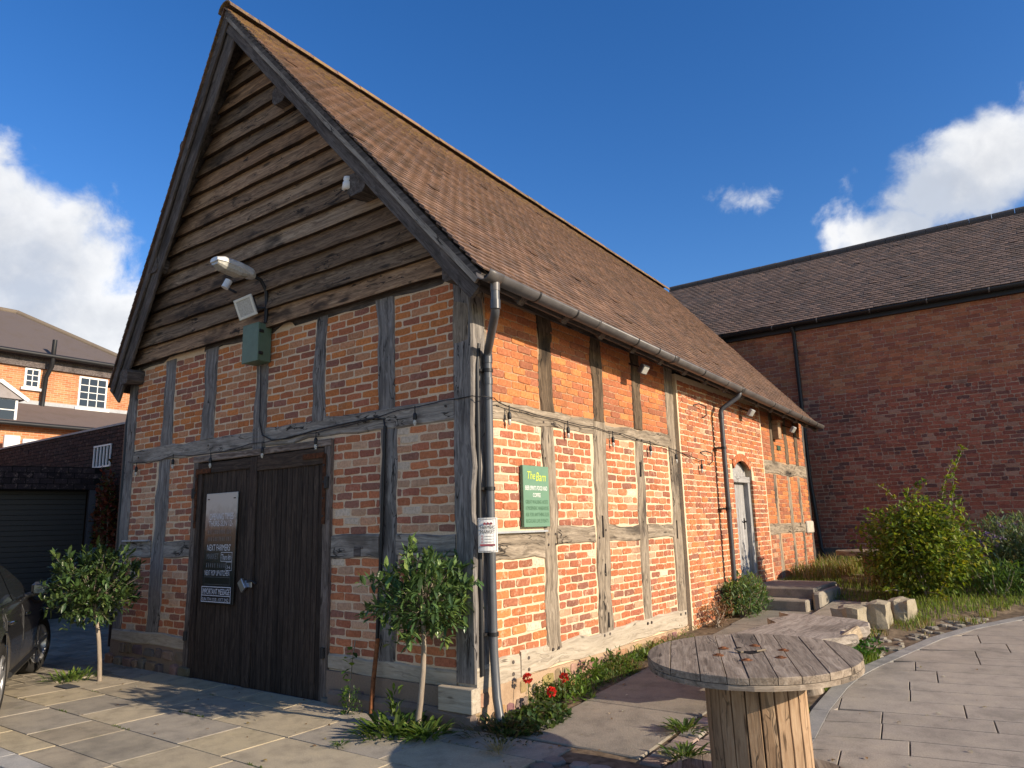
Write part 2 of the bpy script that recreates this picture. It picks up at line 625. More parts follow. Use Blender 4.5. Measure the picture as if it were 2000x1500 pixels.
M_SILL = wood('oak_sill', (0.22, 0.18, 0.135), (0.39, 0.33, 0.25), (0.50, 0.43, 0.335), stain=0.3, stain_col=(0.2, 0.17, 0.13), crack=0.3)
M_BOARD = wood('weatherboard', (0.05, 0.034, 0.023), (0.18, 0.12, 0.075), (0.38, 0.27, 0.17), along=1.0, across=30.0, stain=0.8, stain_col=(0.022, 0.016, 0.012), ksize=0.2, crack=0.9)
M_DARKWOOD = wood('tarred_wood', (0.022, 0.018, 0.016), (0.075, 0.062, 0.054), (0.17, 0.145, 0.13), stain=0.5, stain_col=(0.012, 0.010, 0.009))
M_DOOR = wood('door_wood', (0.012, 0.008, 0.006), (0.034, 0.024, 0.018), (0.085, 0.062, 0.046), along=1.4, across=38.0, stain=0.35, stain_col=(0.01, 0.008, 0.006), knots=False, crack=0.25)
M_GREYDOOR = wood('grey_door_wood', (0.14, 0.135, 0.13), (0.29, 0.28, 0.27), (0.43, 0.42, 0.405), across=20, stain=0.4, stain_col=(0.2, 0.19, 0.18), knots=False)
M_DRUMTOP = wood('drum_top_wood', (0.085, 0.064, 0.046), (0.21, 0.165, 0.122), (0.36, 0.295, 0.225), across=20.0, stain=0.5, stain_col=(0.06, 0.05, 0.042), bmp=0.35)
M_DRUMSTAVE = wood('drum_stave_wood', (0.17, 0.105, 0.062), (0.31, 0.205, 0.125), (0.44, 0.315, 0.205), across=16.0, stain=0.7, stain_col=(0.13, 0.085, 0.055), bmp=0.35, crack=0.6)
M_LOG = wood('driftwood', (0.11, 0.09, 0.072), (0.27, 0.23, 0.19), (0.44, 0.385, 0.32), across=14.0, stain=0.5, stain_col=(0.08, 0.065, 0.05), bmp=0.6)
M_BARK = wood('bark_shade', (0.10, 0.075, 0.055), (0.24, 0.19, 0.14), (0.42, 0.35, 0.27), along=4.0, across=16.0, bmp=0.9, knots=False)
M_TRUNK = wood('young_bark', (0.13, 0.10, 0.075), (0.26, 0.21, 0.16), (0.36, 0.31, 0.25), across=40.0, bmp=0.3, knots=False, crack=0)
M_TILE = tilemat('roof_tile_red', True, 7.7)
M_TILE_W = tilemat('roof_tile_grey', False)
M_SLATE = tilemat('slate_far', False)
M_FLAG = stonemat('flagstone', moss=0.25)
M_CONC = stonemat('concrete', sparkle=0.35, moss=0.3)
M_PATH = stonemat('path_slab', moss=0.12, sparkle=0.12)
M_GRANITE = stonemat('granite', sparkle=0.55)
M_STONE = stonemat('garden_stone', moss=0.2)
M_RUBBLE = stonemat('rubble', moss=0.15)
M_PLASTIC = plain('gutter_plastic', (0.11, 0.10, 0.095), 0.42, 0.5, var=0.25, scale=5)
M_PIPE = plain('downpipe_plastic', (0.085, 0.088, 0.095), 0.38, 0.5, var=0.2, scale=5)
M_BLACK = plain('black_plastic', (0.012, 0.012, 0.013), 0.5, 0.4)
M_IRON = plain('black_iron', (0.02, 0.018, 0.017), 0.6, 0.4)
M_RUST = plain('rusty_iron', (0.22, 0.085, 0.035), 0.85, 0.2, var=0.5, scale=30, bmp=0.3)
M_LEAD = plain('lead_flashing', (0.36, 0.37, 0.38), 0.55, 0.4)
M_WHITE = plain('white_paint', (0.72, 0.71, 0.68), 0.5, 0.4, var=0.06)
M_CREAM = plain('cream_plastic', (0.62, 0.60, 0.52), 0.45, 0.45, var=0.08)
M_GREENBOX = plain('green_enamel', (0.10, 0.155, 0.105), 0.5, 0.4, var=0.12)
M_SIGN = plain('sign_green', (0.135, 0.245, 0.165), 0.6, 0.3, var=0.05)
M_STEEL = plain('brushed_steel', (0.55, 0.55, 0.55), 0.3, 0.5, 0.9)
M_ALU = plain('cast_aluminium', (0.60, 0.60, 0.58), 0.45, 0.5, 0.3, var=0.1)
M_DARKMETAL = plain('dark_metal', (0.05, 0.05, 0.055), 0.5, 0.4, 0.4)
M_SOIL = plain('soil', (0.17, 0.125, 0.082), 0.95, 0.15, var=0.45, scale=12, bmp=0.8)
M_YARD = plain('yard_surface', (0.38, 0.325, 0.25), 0.92, 0.2, var=0.2, scale=3, bmp=0.3)
M_DARKBRICK = plain('dark_interior', (0.02, 0.018, 0.017), 0.9, 0.1)
M_PLASTER = plain('pale_render', (0.55, 0.48, 0.40), 0.85, 0.2)
M_YELLOW = plain('lime_lettering', (0.55, 0.62, 0.06), 0.6, 0.3, var=0.05)
M_DKGREEN = plain('dark_green_lettering', (0.055, 0.125, 0.065), 0.6, 0.3, var=0.05)
M_CHALK = plain('chalk_lettering', (0.62, 0.62, 0.66), 0.8, 0.2, var=0.25, scale=60)
M_CHALK2 = plain('faded_chalk', (0.20, 0.20, 0.205), 0.8, 0.2, var=0.3, scale=60)
M_INK = plain('ink', (0.03, 0.025, 0.025), 0.6, 0.3)
M_MAROON = plain('maroon_print', (0.24, 0.05, 0.065), 0.6, 0.3)
M_LEAF = leafmat('glossy_leaf', 0.36, 0.22, 0.6, 0.5)
M_LEAF2 = leafmat('soft_leaf', 0.5, 0.45, 0.3, 0.35)
M_GRASS = leafmat('grass_blade', 0.6, 0.35, 0.3, 0.25)
M_PETAL = leafmat('petal', 0.6, 0.3, 0.3, 0.2)


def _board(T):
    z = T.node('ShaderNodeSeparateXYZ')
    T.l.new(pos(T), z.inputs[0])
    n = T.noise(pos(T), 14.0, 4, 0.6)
    # sky glare painted into the colour: pale at the top, fading further down
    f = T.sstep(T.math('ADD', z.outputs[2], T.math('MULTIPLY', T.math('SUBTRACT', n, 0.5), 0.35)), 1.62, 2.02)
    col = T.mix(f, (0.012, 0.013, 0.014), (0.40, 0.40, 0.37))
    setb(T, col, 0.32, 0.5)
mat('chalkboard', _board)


def _glass(T):
    setb(T, (0.02, 0.025, 0.03), 0.06, 0.6)
mat('window_glass', _glass)


def _lens(T):
    n = T.noise(pos(T), 60, 3, 0.5)
    setb(T, T.ramp(n, [(0.3, (0.42, 0.42, 0.38)), (0.7, (0.62, 0.60, 0.54))]), 0.15, 0.6)
    T.bs.inputs['Transmission Weight'].default_value = 0.25
mat('lamp_lens', _lens)


def _paint(T):
    n = T.noise(pos(T), 6, 4, 0.6)
    z = T.node('ShaderNodeSeparateXYZ')
    T.l.new(pos(T), z.inputs[0])
    dirt = T.math('MULTIPLY', T.sstep(T.math('ADD', z.outputs[2], T.math('MULTIPLY', n, 0.4)), 0.95, 0.3), 0.55)
    setb(T, T.mix(dirt, (0.03, 0.03, 0.031), (0.20, 0.175, 0.145)), T.math('ADD', 0.16, T.math('MULTIPLY', dirt, 0.8)), 0.5)
    T.bs.inputs['Coat Weight'].default_value = 0.6
    T.bs.inputs['Coat Roughness'].default_value = 0.05
mat('car_paint', _paint)
M_TYRE = plain('tyre_rubber', (0.022, 0.021, 0.02), 0.85, 0.2)
M_RIM = plain('alloy_rim', (0.42, 0.42, 0.43), 0.35, 0.5, 0.7)
M_CHROME = plain('chrome', (0.7, 0.7, 0.72), 0.12, 0.5, 1.0, var=0.02)


def farbrick(name, c1, c2, mo):
    def fn(T):
        g = attr(T, 'gco')
        br = T.node('ShaderNodeTexBrick')
        T.l.new(g, br.inputs['Vector'])
        br.inputs['Scale'].default_value = 1.0
        br.inputs['Brick Width'].default_value = 0.235
        br.inputs['Row Height'].default_value = 0.078
        br.inputs['Mortar Size'].default_value = 0.007
        br.inputs['Color1'].default_value = (*c1, 1)
        br.inputs['Color2'].default_value = (*c2, 1)
        br.inputs['Mortar'].default_value = (*mo, 1)
        n = T.noise(g, 0.8, 5, 0.6)
        col = T.mix(1.0, br.outputs[0], T.ramp(n, [(0.3, (0.75, 0.72, 0.7)), (0.7, (1.15, 1.12, 1.1))]), 'MULTIPLY')
        setb(T, col, 0.9, 0.2)
    return mat(name, fn)


M_FARBRICK = farbrick('far_brick', (0.42, 0.15, 0.065), (0.50, 0.24, 0.11), (0.48, 0.36, 0.25))


# ------------------------------------------------------------------ brickwork
ORG = [(0.52, 0.205, 0.075), (0.50, 0.185, 0.07), (0.47, 0.165, 0.065), (0.44, 0.15, 0.065), (0.39, 0.135, 0.067), (0.32, 0.12, 0.07)]
MIXED = [(0.48, 0.18, 0.085), (0.44, 0.155, 0.08), (0.40, 0.135, 0.075), (0.35, 0.12, 0.072), (0.30, 0.115, 0.075), (0.50, 0.215, 0.105), (0.50, 0.30, 0.19), (0.23, 0.105, 0.075), (0.44, 0.15, 0.065), (0.41, 0.13, 0.06)]
GABLE_U = [(0.55, 0.195, 0.062), (0.52, 0.175, 0.058), (0.48, 0.16, 0.06), (0.42, 0.14, 0.068), (0.34, 0.12, 0.075), (0.25, 0.11, 0.085), (0.50, 0.24, 0.125)]
GABLE_L = [(0.52, 0.19, 0.085), (0.47, 0.165, 0.08), (0.43, 0.15, 0.085), (0.36, 0.13, 0.085), (0.54, 0.30, 0.18), (0.56, 0.36, 0.23), (0.28, 0.135, 0.10)]
WARE_U = [(0.40, 0.155, 0.08), (0.37, 0.14, 0.076), (0.34, 0.125, 0.072), (0.38, 0.19, 0.105), (0.29, 0.11, 0.075)]
WARE_L = [(0.33, 0.115, 0.075), (0.30, 0.10, 0.07), (0.25, 0.09, 0.067), (0.36, 0.14, 0.09), (0.18, 0.08, 0.067), (0.12, 0.068, 0.062), (0.37, 0.22, 0.155), (0.32, 0.11, 0.07)]


class Bricks:
    """collects loose bricks of one building; the ones that show largest become objects"""
    def __init__(self):
        self.items = []

    def brick(self, O, U, N, u0, u1, v0, v1, col, key, proud=0.004, rag=0.004, depth=0.03):
        w, hh = u1 - u0, v1 - v0
        if w < 0.02 or hh < 0.015:
            return
        c = min(0.012, hh * 0.18, w * 0.18)
        pts = [(u0 + c, v0), (u0 + w * 0.5, v0), (u1 - c, v0), (u1, v0 + c), (u1, v1 - c), (u1 - c, v1), (u0 + w * 0.45, v1), (u0 + c, v1), (u0, v1 - c), (u0, v0 + c)]
        pts = [(a + jit(rag), b + jit(rag)) for a, b in pts]
        cu, cv = (u0 + u1) / 2, (v0 + v1) / 2
        pr = proud + jit(0.003)
        tilt = jit(0.02)
        n = len(pts)
        vs = []
        e = 0.005
        for a, b in pts:
            vs.append(O + U * a + V((0, 0, b)) - N * depth)
        for a, b in pts:
            vs.append(O + U * a + V((0, 0, b)) + N * (pr - 0.004 + tilt * (a - cu)))
        for a, b in pts:
            ia = cu + (a - cu) * max(0.2, 1 - 2 * e / w)
            ib = cv + (b - cv) * max(0.2, 1 - 2 * e / hh)
            vs.append(O + U * ia + V((0, 0, ib)) + N * (pr + tilt * (a - cu) + jit(0.0008)))
        # winding so that the front faces N (U x Z = N or -N)
        flip = U.cross(V((0, 0, 1))).dot(N) < 0
        fs = [tuple(2 * n + i for i in range(n))]
        for k in (0, 1):
            for i in range(n):
                j = (i + 1) % n
                fs.append((k * n + i, k * n + j, (k + 1) * n + j, (k + 1) * n + i))
        if flip:
            fs = [f[::-1] for f in fs]
        cen = O + U * cu + V((0, 0, cv))
        vd = CAM - cen
        size = w * hh * max(0.02, abs(vd.normalized().dot(N))) / vd.length_squared
        self.items.append((size, vs, fs, col, key))

    def panel(self, O, U, N, u0, u1, v0, v1, key, course=0.082, blen=0.245, joint=0.012, pal=MIXED, rag=0.004, skip=None, header=0.0, proud=0.004, sag=0.004, pale=0.0):
        n = max(1, round((v1 - v0) / course))
        ch = (v1 - v0) / n
        ph = rnd.random()
        for i in range(n):
            b0 = v0 + i * ch + joint / 2
            b1 = v0 + (i + 1) * ch - joint / 2
            u = u0 - ((ph + 0.5 * (i % 2)) % 1.0) * blen + jit(0.02)
            hd = header and (i % 4 == 1)
            while u < u1:
                L = (blen * 0.5 if hd or rnd.random() < header * 0.4 else blen) + jit(0.008)
                a, b = max(u + joint / 2, u0 + 0.004), min(u + L - joint / 2, u1 - 0.004)
                if u1 - 0.004 - b < 0.05 and b > u0: b = u1 - 0.004
                if b - a > 0.035:
                    ok = True
                    if skip:
                        for r in skip((b0 + b1) / 2):
                            if b <= r[0] or a >= r[1]: continue
                            if a >= r[0] and b <= r[1]: ok = False
                            elif a < r[0]: b = r[0]
                            else: a = r[1]
                    if ok and b - a > 0.03:
                        q = noise.noise((a * .9 + ph * 7, b0 * 1.3, 4)) * .5 + .5
                        c = pal[min(len(pal) - 1, int(max(0, min(.999, q + jit(.62))) * len(pal)))]
                        c = tuple(x * .88 + y * .12 for x, y in zip(c, pal[0]))
                        if pale and rnd.random() < pale:
                            c = (0.60, 0.48, 0.36)
                        k = rnd.uniform(0.86, 1.13)
                        sg = jit(sag)
                        self.brick(O, U, N, a, b, b0 + sg, b1 + sg + jit(0.002), (c[0] * k, c[1] * k, c[2] * k), key, proud, rag)
                u += L
                if b >= u1 - 0.005 and u >= u1: break

    def finish(self, parents, mats, single=300, name='brick', rest='brickwork'):
        self.items.sort(key=lambda t: -t[0])
        for size, vs, fs, col, key in self.items[:single]:
            mb = MB()
            mb.add(vs, fs, col)
            mb.build(name, mats[key], parents[key])
        groups = {}
        for size, vs, fs, col, key in self.items[single:]:
            groups.setdefault(key, MB()).add(vs, fs, col)
        for key, mb in groups.items():
            tag(mb.build(rest, mats[key], parents[key]), kind='stuff')


class Tiles:
    def __init__(self):
        self.items = []

    def slope(self, A0, B0, A1, B1, key, gauge=0.10, tw=0.165, pal=((0.2, 0.1, 0.06),), wave=0.012, missing=0.0):
        """A0,A1: eave ends; B0,B1: ridge ends; tiles laid in courses from the eave up"""
        A0, B0, A1, B1 = V(A0), V(B0), V(A1), V(B1)
        Ls = ((B0 - A0).length + (B1 - A1).length) / 2
        nc = int(Ls / gauge)
        nn = (A1 - A0).cross(B0 - A0).normalized()
        if nn.z < 0: nn = -nn
        for j in range(nc):
            v0, v1 = j / nc, min(1.0, (j + 1.55) / nc)
            P0, P1 = A0.lerp(B0, v0), A1.lerp(B1, v0)
            Q0, Q1 = A0.lerp(B0, v1), A1.lerp(B1, v1)
            L = (P1 - P0).length
            nt = int(L / tw)
            for i in range(nt + (1 if j % 2 else 0)):
                a = (i - (0.5 if j % 2 else 0)) / nt
                b = a + 1.0 / nt
                a, b = max(0, a), min(1, b)
                if b - a < 0.2 / nt: continue
                g = 0.0025 / L
                off = noise.noise((a * L * 0.35, v0 * Ls * 0.4, 3)) * wave
                t = 0.012
                lift = 0.021 + jit(0.0025) + (0.010 if rnd.random() < 0.012 else 0)
                l2 = lift + jit(0.0025)
                sl = jit(0.003)
                e = (Q0 - P0).normalized()
                p00 = P0.lerp(P1, a + g) + e * sl
                p10 = P0.lerp(P1, b - g) + e * (sl + jit(0.003))
                q00 = Q0.lerp(Q1, a + g)
                q10 = Q0.lerp(Q1, b - g)
                pm = (p00 + p10) / 2
                qm = (q00 + q10) / 2
                cam = 0.004
                vs = [p00 + nn * (off + lift - t), p10 + nn * (off + l2 - t), q10 + nn * (off - t), q00 + nn * (off - t),
                      p00 + nn * (off + lift), pm + nn * (off + (lift + l2) / 2 + cam), p10 + nn * (off + l2), q10 + nn * off, qm + nn * (off + cam), q00 + nn * off]
                fs = [(4, 5, 8, 9), (5, 6, 7, 8), (0, 1, 6, 5, 4), (1, 2, 7, 6), (3, 0, 4, 9)]
                c = rnd.choice(pal)
                k = rnd.uniform(0.84, 1.14)
                cen = vs[5]
                vd = CAM - cen
                size = max(0.0, vd.normalized().dot(nn)) / vd.length_squared
                self.items.append((size, vs, fs, (c[0] * k, c[1] * k, c[2] * k), key))

    finish = Bricks.finish


# ------------------------------------------------------------------ ground, pavement, path
def ground():
    mb = MB()
    xs = [-160, -80, -40, -25] + [-16 + i for i in range(0, 25)] + [12, 20, 40, 80, 160]
    ys = [-160, -80, -40, -20, -12, -8, -6, -4] + [-3 + 0.5 * i for i in range(0, 34)] + [18, 25, 40, 80, 160]
    vs = [(x, y, h(x, y) - 0.05) for y in ys for x in xs]
    n = len(xs)
    fs = [(j * n + i, j * n + i + 1, (j + 1) * n + i + 1, (j + 1) * n + i) for j in range(len(ys) - 1) for i in range(n - 1)]
    mb.add(vs, fs)
    tag(mb.build('ground', M_YARD, None, False), kind='structure')


ground()


def slab(mb, poly, col, t=0.05, lift=0.0, ch=0.0025, tilt=0.003):
    """paving slab following the ground; poly in plan, counter-clockwise"""
    a, b = jit(tilt), jit(tilt)
    cx = sum(p[0] for p in poly) / len(poly)
    cy = sum(p[1] for p in poly) / len(poly)
    def tr(p):
        return V((p.x, p.y, h(p.x, p.y) + p.z + a * (p.x - cx) + b * (p.y - cy)))
    prism(mb, poly, -t, lift, col, tr, ch)


def rect_slab(x0, x1, y0, y1, g=0.006):
    return [(x0 + g + jit(.003), y0 + g + jit(.003)), (x1 - g + jit(.003), y0 + g + jit(.003)), (x1 - g + jit(.003), y1 - g + jit(.003)), (x0 + g + jit(.003), y1 - g + jit(.003))]


def sheet(name, mat_, poly_fn, x0, x1, y0, y1, nx, ny, dz, kind='structure', parent=None):
    mb = MB()
    vs, fs, ok = [], [], {}
    for j in range(ny + 1):
        for i in range(nx + 1):
            x, y = x0 + (x1 - x0) * i / nx, y0 + (y1 - y0) * j / ny
            vs.append((x, y, h(x, y) + dz(x, y)))
    n = nx + 1
    for j in range(ny):
        for i in range(nx):
            x, y = x0 + (x1 - x0) * (i + .5) / nx, y0 + (y1 - y0) * (j + .5) / ny
            if poly_fn is None or poly_fn(x, y):
                fs.append((j * n + i, j * n + i + 1, (j + 1) * n + i + 1, (j + 1) * n + i))
    mb.add(vs, fs, smooth=True)
    return tag(mb.build(name, mat_, parent, False), kind=kind)


FLAGC = [(0.42, 0.355, 0.25), (0.39, 0.33, 0.24), (0.36, 0.315, 0.24), (0.44, 0.37, 0.255), (0.35, 0.31, 0.25), (0.46, 0.385, 0.255)]


def pavement():
    base = sheet('pavement', M_SOIL, None, -6.2, 2.3, -4.8, -0.05, 34, 20, lambda x, y: -0.022)
    # sandstone flags in rows along the gable
    y = -0.06
    rows = [0.34, 0.56, 0.59, 0.55, 0.28]
    for r, d in enumerate(rows):
        y1, y0 = y, y - d
        y = y0
        x = -5.55 + jit(.2) - (0.35 if r > 1 else 0)
        xe = 0.95 - 0.1 * r + jit(.15)
        while x < xe:
            L = rnd.uniform(0.55, 1.25)
            if r == 0: L = rnd.uniform(0.5, 0.9)
            x2 = min(x + L, xe)
            if xe - x2 < 0.3: x2 = xe
            c = rnd.choice(FLAGC)
            k = rnd.uniform(.92, 1.07)
            quick('flagstone', M_FLAG, base, slab, rect_slab(x, x2, y0, y1), tuple(q * k for q in c))
            x = x2
    # pale granite strip and brick-shaped setts beyond it
    x = -5.2
    while x < 2.2:
        L = rnd.uniform(0.7, 0.95)
        quick('granite_strip', M_GRANITE, base, slab, rect_slab(x, x + L, y - 0.2, y, .004), (0.42, 0.40, 0.36), lift=0.004)
        x += L
    mb_rest = MB()
    yy = y - 0.2
    for r in range(10):
        x = -5.2 + (0.11 if r % 2 else 0)
        while x < 2.4:
            k = rnd.uniform(.8, 1.15)
            mb = MB()
            slab(mb_rest, rect_slab(x, x + .21, yy - .105, yy, .004), (0.23 * k, 0.205 * k, 0.185 * k))
            x += .21
        yy -= .105
    tag(mb_rest.build('sett', M_FLAG, base), kind='stuff')
    # uneven cobbles near the corner, in front of the concrete slabs
    for i in range(8):
        for j in range(5):
            x, yv = 0.98 + i * 0.19 + jit(.02), -0.32 - j * 0.16 + jit(.015)
            if x > 2.2: continue
            w, d = 0.085 + jit(.012), 0.07 + jit(.01)
            poly = [(x + w * math.cos(t) * (1.1 + jit(.12)), yv + d * math.sin(t) * (1.1 + jit(.12))) for t in [k * math.pi / 4 + .39 for k in range(8)]]
            k = rnd.uniform(.7, 1.2)
            quick('cobble', M_FLAG, base, slab, poly, (0.25 * k, 0.215 * k, 0.19 * k), lift=0.004, ch=0.012)
    return base


PAVE = pavement()
tag(quick('drain_cover', M_DARKMETAL, None, lambda mb: (box(mb, (-5.28, -1.08, 0.001), (-4.98, -0.93, 0.009), ch=0.002), [box(mb, (-5.26 + i * .05, -1.07, 0.009), (-5.235 + i * .05, -.94, 0.012)) for i in range(5)])),
    'small dark metal drain cover let into the flagstones near the car', 'drain cover')


def yard_setts():
    """worn block paving under the car and in the lane left of the barn"""
    base = sheet('lane', M_SOIL, None, -14, -5.6, -6.0, 2.0, 20, 20, lambda x, y: -0.028)
    big, items = MB(), []
    y = -4.4
    r = 0
    while y < 1.9:
        x = -12.2 + (0.13 if r % 2 else 0)
        while x < (-5.58 if y < 0.2 else -6.5):
            k = rnd.uniform(.75, 1.15)
            items.append(((V((x, y, 0)) - CAM).length, x, y, k))
            x += .255
        y += .17
        r += 1
    items.sort()
    vis = [t for t in items if t[1] > -9.0 and -1.6 < t[2] < 0.3]
    rest = [t for t in items if not (t[1] > -9.0 and -1.6 < t[2] < 0.3)]
    for n, (d, x, y, k) in enumerate(vis[:160] + []):
        quick('paving_block', M_FLAG, base, slab, rect_slab(x, x + .25, y, y + .165, .004), (0.30 * k, 0.26 * k, 0.20 * k))
    for (d, x, y, k) in vis[160:] + rest:
        slab(big, rect_slab(x, x + .25, y, y + .165, .004), (0.30 * k, 0.26 * k, 0.20 * k))
    tag(big.build('paving_block', M_FLAG, base), kind='stuff')


yard_setts()

KERB = [(2.50, -2.6), (2.47, -1.2), (2.44, 0.0), (2.39, 0.88), (2.325, 1.6), (2.31, 2.35), (2.335, 2.8), (2.42, 3.25), (2.58, 3.88), (2.81, 4.79), (3.11, 5.52), (3.59, 6.37), (4.4, 7.5), (6.5, 9.6)]


def kerb_x(y):
    for (x0, y0), (x1, y1) in zip(KERB, KERB[1:]):
        if y0 <= y <= y1:
            return x0 + (x1 - x0) * (y - y0) / (y1 - y0)
    return KERB[0][0] if y < KERB[0][1] else KERB[-1][0]


def path():
    base = sheet('path', M_SOIL, lambda x, y: x > kerb_x(y) - 0.1, 2.1, 9.0, -6.0, 9.4, 30, 60, lambda x, y: -0.02)
    # granite edging
    n = 0
    for (a, b) in zip(KERB, KERB[1:]):
        a, b = V((*a, 0)), V((*b, 0))
        L = (b - a).length
        m = max(1, round(L / 0.6))
        for i in range(m):
            p, q = a.lerp(b, i / m), a.lerp(b, (i + 1) / m)
            nn = V((-(q - p).y, (q - p).x, 0)).normalized() * 0.065
            g = (q - p).normalized() * 0.004
            poly = [tuple((p + g - nn)[:2]), tuple((q - g - nn)[:2]), tuple((q - g + nn)[:2]), tuple((p + g + nn)[:2])]
            if (poly[1][0] - poly[0][0]) * (poly[2][1] - poly[1][1]) - (poly[1][1] - poly[0][1]) * (poly[2][0] - poly[1][0]) < 0: poly.reverse()
            quick('granite_edging', M_GRANITE, base, slab, poly, (0.30, 0.285, 0.26), lift=0.003, ch=0.003)
    an = R(8.0)
    d, e = V((math.cos(an), math.sin(an), 0)), V((-math.sin(an), math.cos(an), 0))
    O = V((2.4, 0.0, 0))
    items = []
    v = -3.6
    r = 0
    while v < 9.5:
        dv = rnd.choice((0.30, 0.36, 0.36, 0.42))
        u = -1.4 + rnd.random() * 0.5
        while u < 6.5:
            L = rnd.choice((0.6, 0.75, 0.9, 0.9, 1.05))
            pts = []
            for (uu, vv) in ((u + .005, v + .005), (u + L - .005, v + .005), (u + L - .005, v + dv - .005), (u + .005, v + dv - .005)):
                p = O + d * uu + e * vv
                pts.append([p.x, p.y])
            kx = [kerb_x(p[1]) + 0.068 for p in pts]
            if any(p[0] > k + .03 for p, k in zip(pts, kx)):
                for p, k in zip(pts, kx):
                    if p[0] < k: p[0] = k
                c = V((sum(p[0] for p in pts) / 4, sum(p[1] for p in pts) / 4, 0))
                q = []
                for p in pts:
                    w = V((p[0], p[1], 0))
                    q.append((w.x, w.y))
                if abs((q[1][0] - q[0][0]) * (q[3][1] - q[0][1])) > 0.006:
                    k = rnd.uniform(.93, 1.06)
                    items.append(((V((c.x, c.y, 0)) - CAM).length, q, (0.36 * k, 0.31 * k, 0.25 * k)))
            u += L
        v += dv
        r += 1
    items.sort(key=lambda t: t[0])
    rest = MB()
    for i, (dd, q, c) in enumerate(items):
        if i < 230: quick('path_slab', M_PATH, base, slab, q, c, tilt=0.0015)
        else: slab(rest, q, c)
    if rest.v: tag(rest.build('path_slab', M_PATH, base), kind='stuff')


path()


def side_slabs():
    """concrete slabs along the side wall, brick paviors and rough ground beside them"""
    base = sheet('side_walk', M_SOIL, lambda x, y: x < kerb_x(y) + 0.03, 0.0, 6.4, -0.3, 9.6, 60, 70, lambda x, y: -0.015 + 0.012 * noise.noise((x * 3, y * 3, 0)))
    for (x0, x1, y0, y1) in ((0.42, 1.5, -0.02, 1.05), (0.40, 1.52, 1.05, 2.35), (0.42, 1.55, 2.35, 3.7), (0.40, 1.6, 3.7, 4.9), (0.38, 1.25, 4.9, 6.08)):
        k = rnd.uniform(.92, 1.08)
        quick('concrete_slab', M_CONC, base, slab, rect_slab(x0, x1, y0, y1, .006), (0.255 * k, 0.225 * k, 0.18 * k), ch=.008)
    for i in range(4):
        for j in range(7):
            x, y = 1.53 + i * .19 + jit(.01), -0.1 + j * .165 + jit(.01)
            k = rnd.uniform(.75, 1.25)
            c = rnd.choice(((0.30, 0.25, 0.20), (0.36, 0.27, 0.22), (0.27, 0.24, 0.21)))
            quick('paver', M_FLAG, base, slab, rect_slab(x, x + .18, y, y + .155, .007), tuple(q * k for q in c), lift=.002, ch=.012, tilt=.03)
    # loose flat stones in the soil by the path
    for i in range(85):
        y = rnd.uniform(3.3, 6.2)
        x = kerb_x(y) - rnd.uniform(0.12, 0.75)
        if x < 2.05 + 0.28 * (y - 4.3): continue
        w, d = rnd.uniform(.03, .085), rnd.uniform(.02, .045)
        a = rnd.uniform(-.5, .3)
        poly = [(x + math.cos(t) * w * math.cos(a) - math.sin(t) * d * math.sin(a), y + math.cos(t) * w * math.sin(a) + math.sin(t) * d * math.cos(a)) for t in [k * math.pi / 3 for k in range(6)]]
        k = rnd.uniform(.7, 1.25)
        quick('flat_stone', M_STONE, base, slab, poly, (0.34 * k, 0.30 * k, 0.23 * k), lift=.012 + jit(.006), ch=.008, tilt=.1)
    return base


SIDE = side_slabs()


def lawn():
    def dz(x, y):
        e1 = (kerb_x(y) - .30 - x) * .25
        e2 = (y - 6.8) * .3 if x < 2.0 else 1
        return min(0.05 + 0.04 * noise.noise((x * .9, y * .9, 2)) + (0.03 if y > 7.5 else 0), max(-.04, e1 - .04), max(-.04, e2 - .04))
    return sheet('lawn', M_SOIL, lambda x, y: (y > 6.9 or (x > 2.0 + max(0, 5.5 - y) * .3)) and x < kerb_x(y) - .25 and not (x < 1.0 and y < 7.7), 0.02, 6.4, 4.6, 12.25, 40, 48, dz)


LAWN = lawn()

# ------------------------------------------------------------------ the timber-framed barn
APEX0, APEX1 = V((-3.235, -0.70, 7.95)), V((-3.2, 11.75, 7.48))
EAVE0, EAVE1 = V((0.46, -0.40, 3.79)), V((0.40, 10.65, 3.52))
LEAVE0, LEAVE1 = V((-6.60, -0.18, 3.74)), V((-6.75, 10.9, 3.52))
W = 6.27
BARN = thing('timber_barn', (-3.1, 5.4, 0), 'timber-framed barn with orange brick panels, weatherboarded gable and steep tiled roof', 'barn')
BK = Bricks()
X_, Y_, Z_ = V((1, 0, 0)), V((0, 1, 0)), V((0, 0, 1))
GO, GN = V((0, 0, 0)), V((0, -1, 0))
SO, SN = V((0, 0, 0)), V((1, 0, 0))


def wall_part(name, m, boxes):
    mb = MB()
    for b in boxes: box(mb, *b)
    return mb.build(name, m, BARN)


GW = wall_part('gable_wall', M_MORTAR_G, [((-6.2, 0.002, 0.25), (-4.42, 0.22, 4.02)), ((-4.42, 0.002, 2.6), (-1.9, 0.22, 4.02)), ((-1.9, 0.002, 0.25), (-0.05, 0.22, 4.02))])
SW = wall_part('side_wall', M_MORTAR_S, [((-0.22, 0.05, 0.2), (-0.002, 4.40, 2.72))])
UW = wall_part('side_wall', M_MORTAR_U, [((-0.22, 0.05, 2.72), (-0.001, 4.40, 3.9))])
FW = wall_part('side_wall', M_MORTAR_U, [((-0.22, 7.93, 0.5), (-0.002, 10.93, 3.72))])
PW = wall_part('side_wall', M_MORTAR_S, [((-0.2, 4.38, 0.1), (0.066, 6.36, 3.68)), ((-0.2, 7.27, 0.3), (0.066, 7.98, 3.66)), ((-0.2, 6.36, 2.62), (0.066, 7.27, 3.67)), ((-0.2, 6.36, 0.3), (0.066, 7.27, 0.62))])
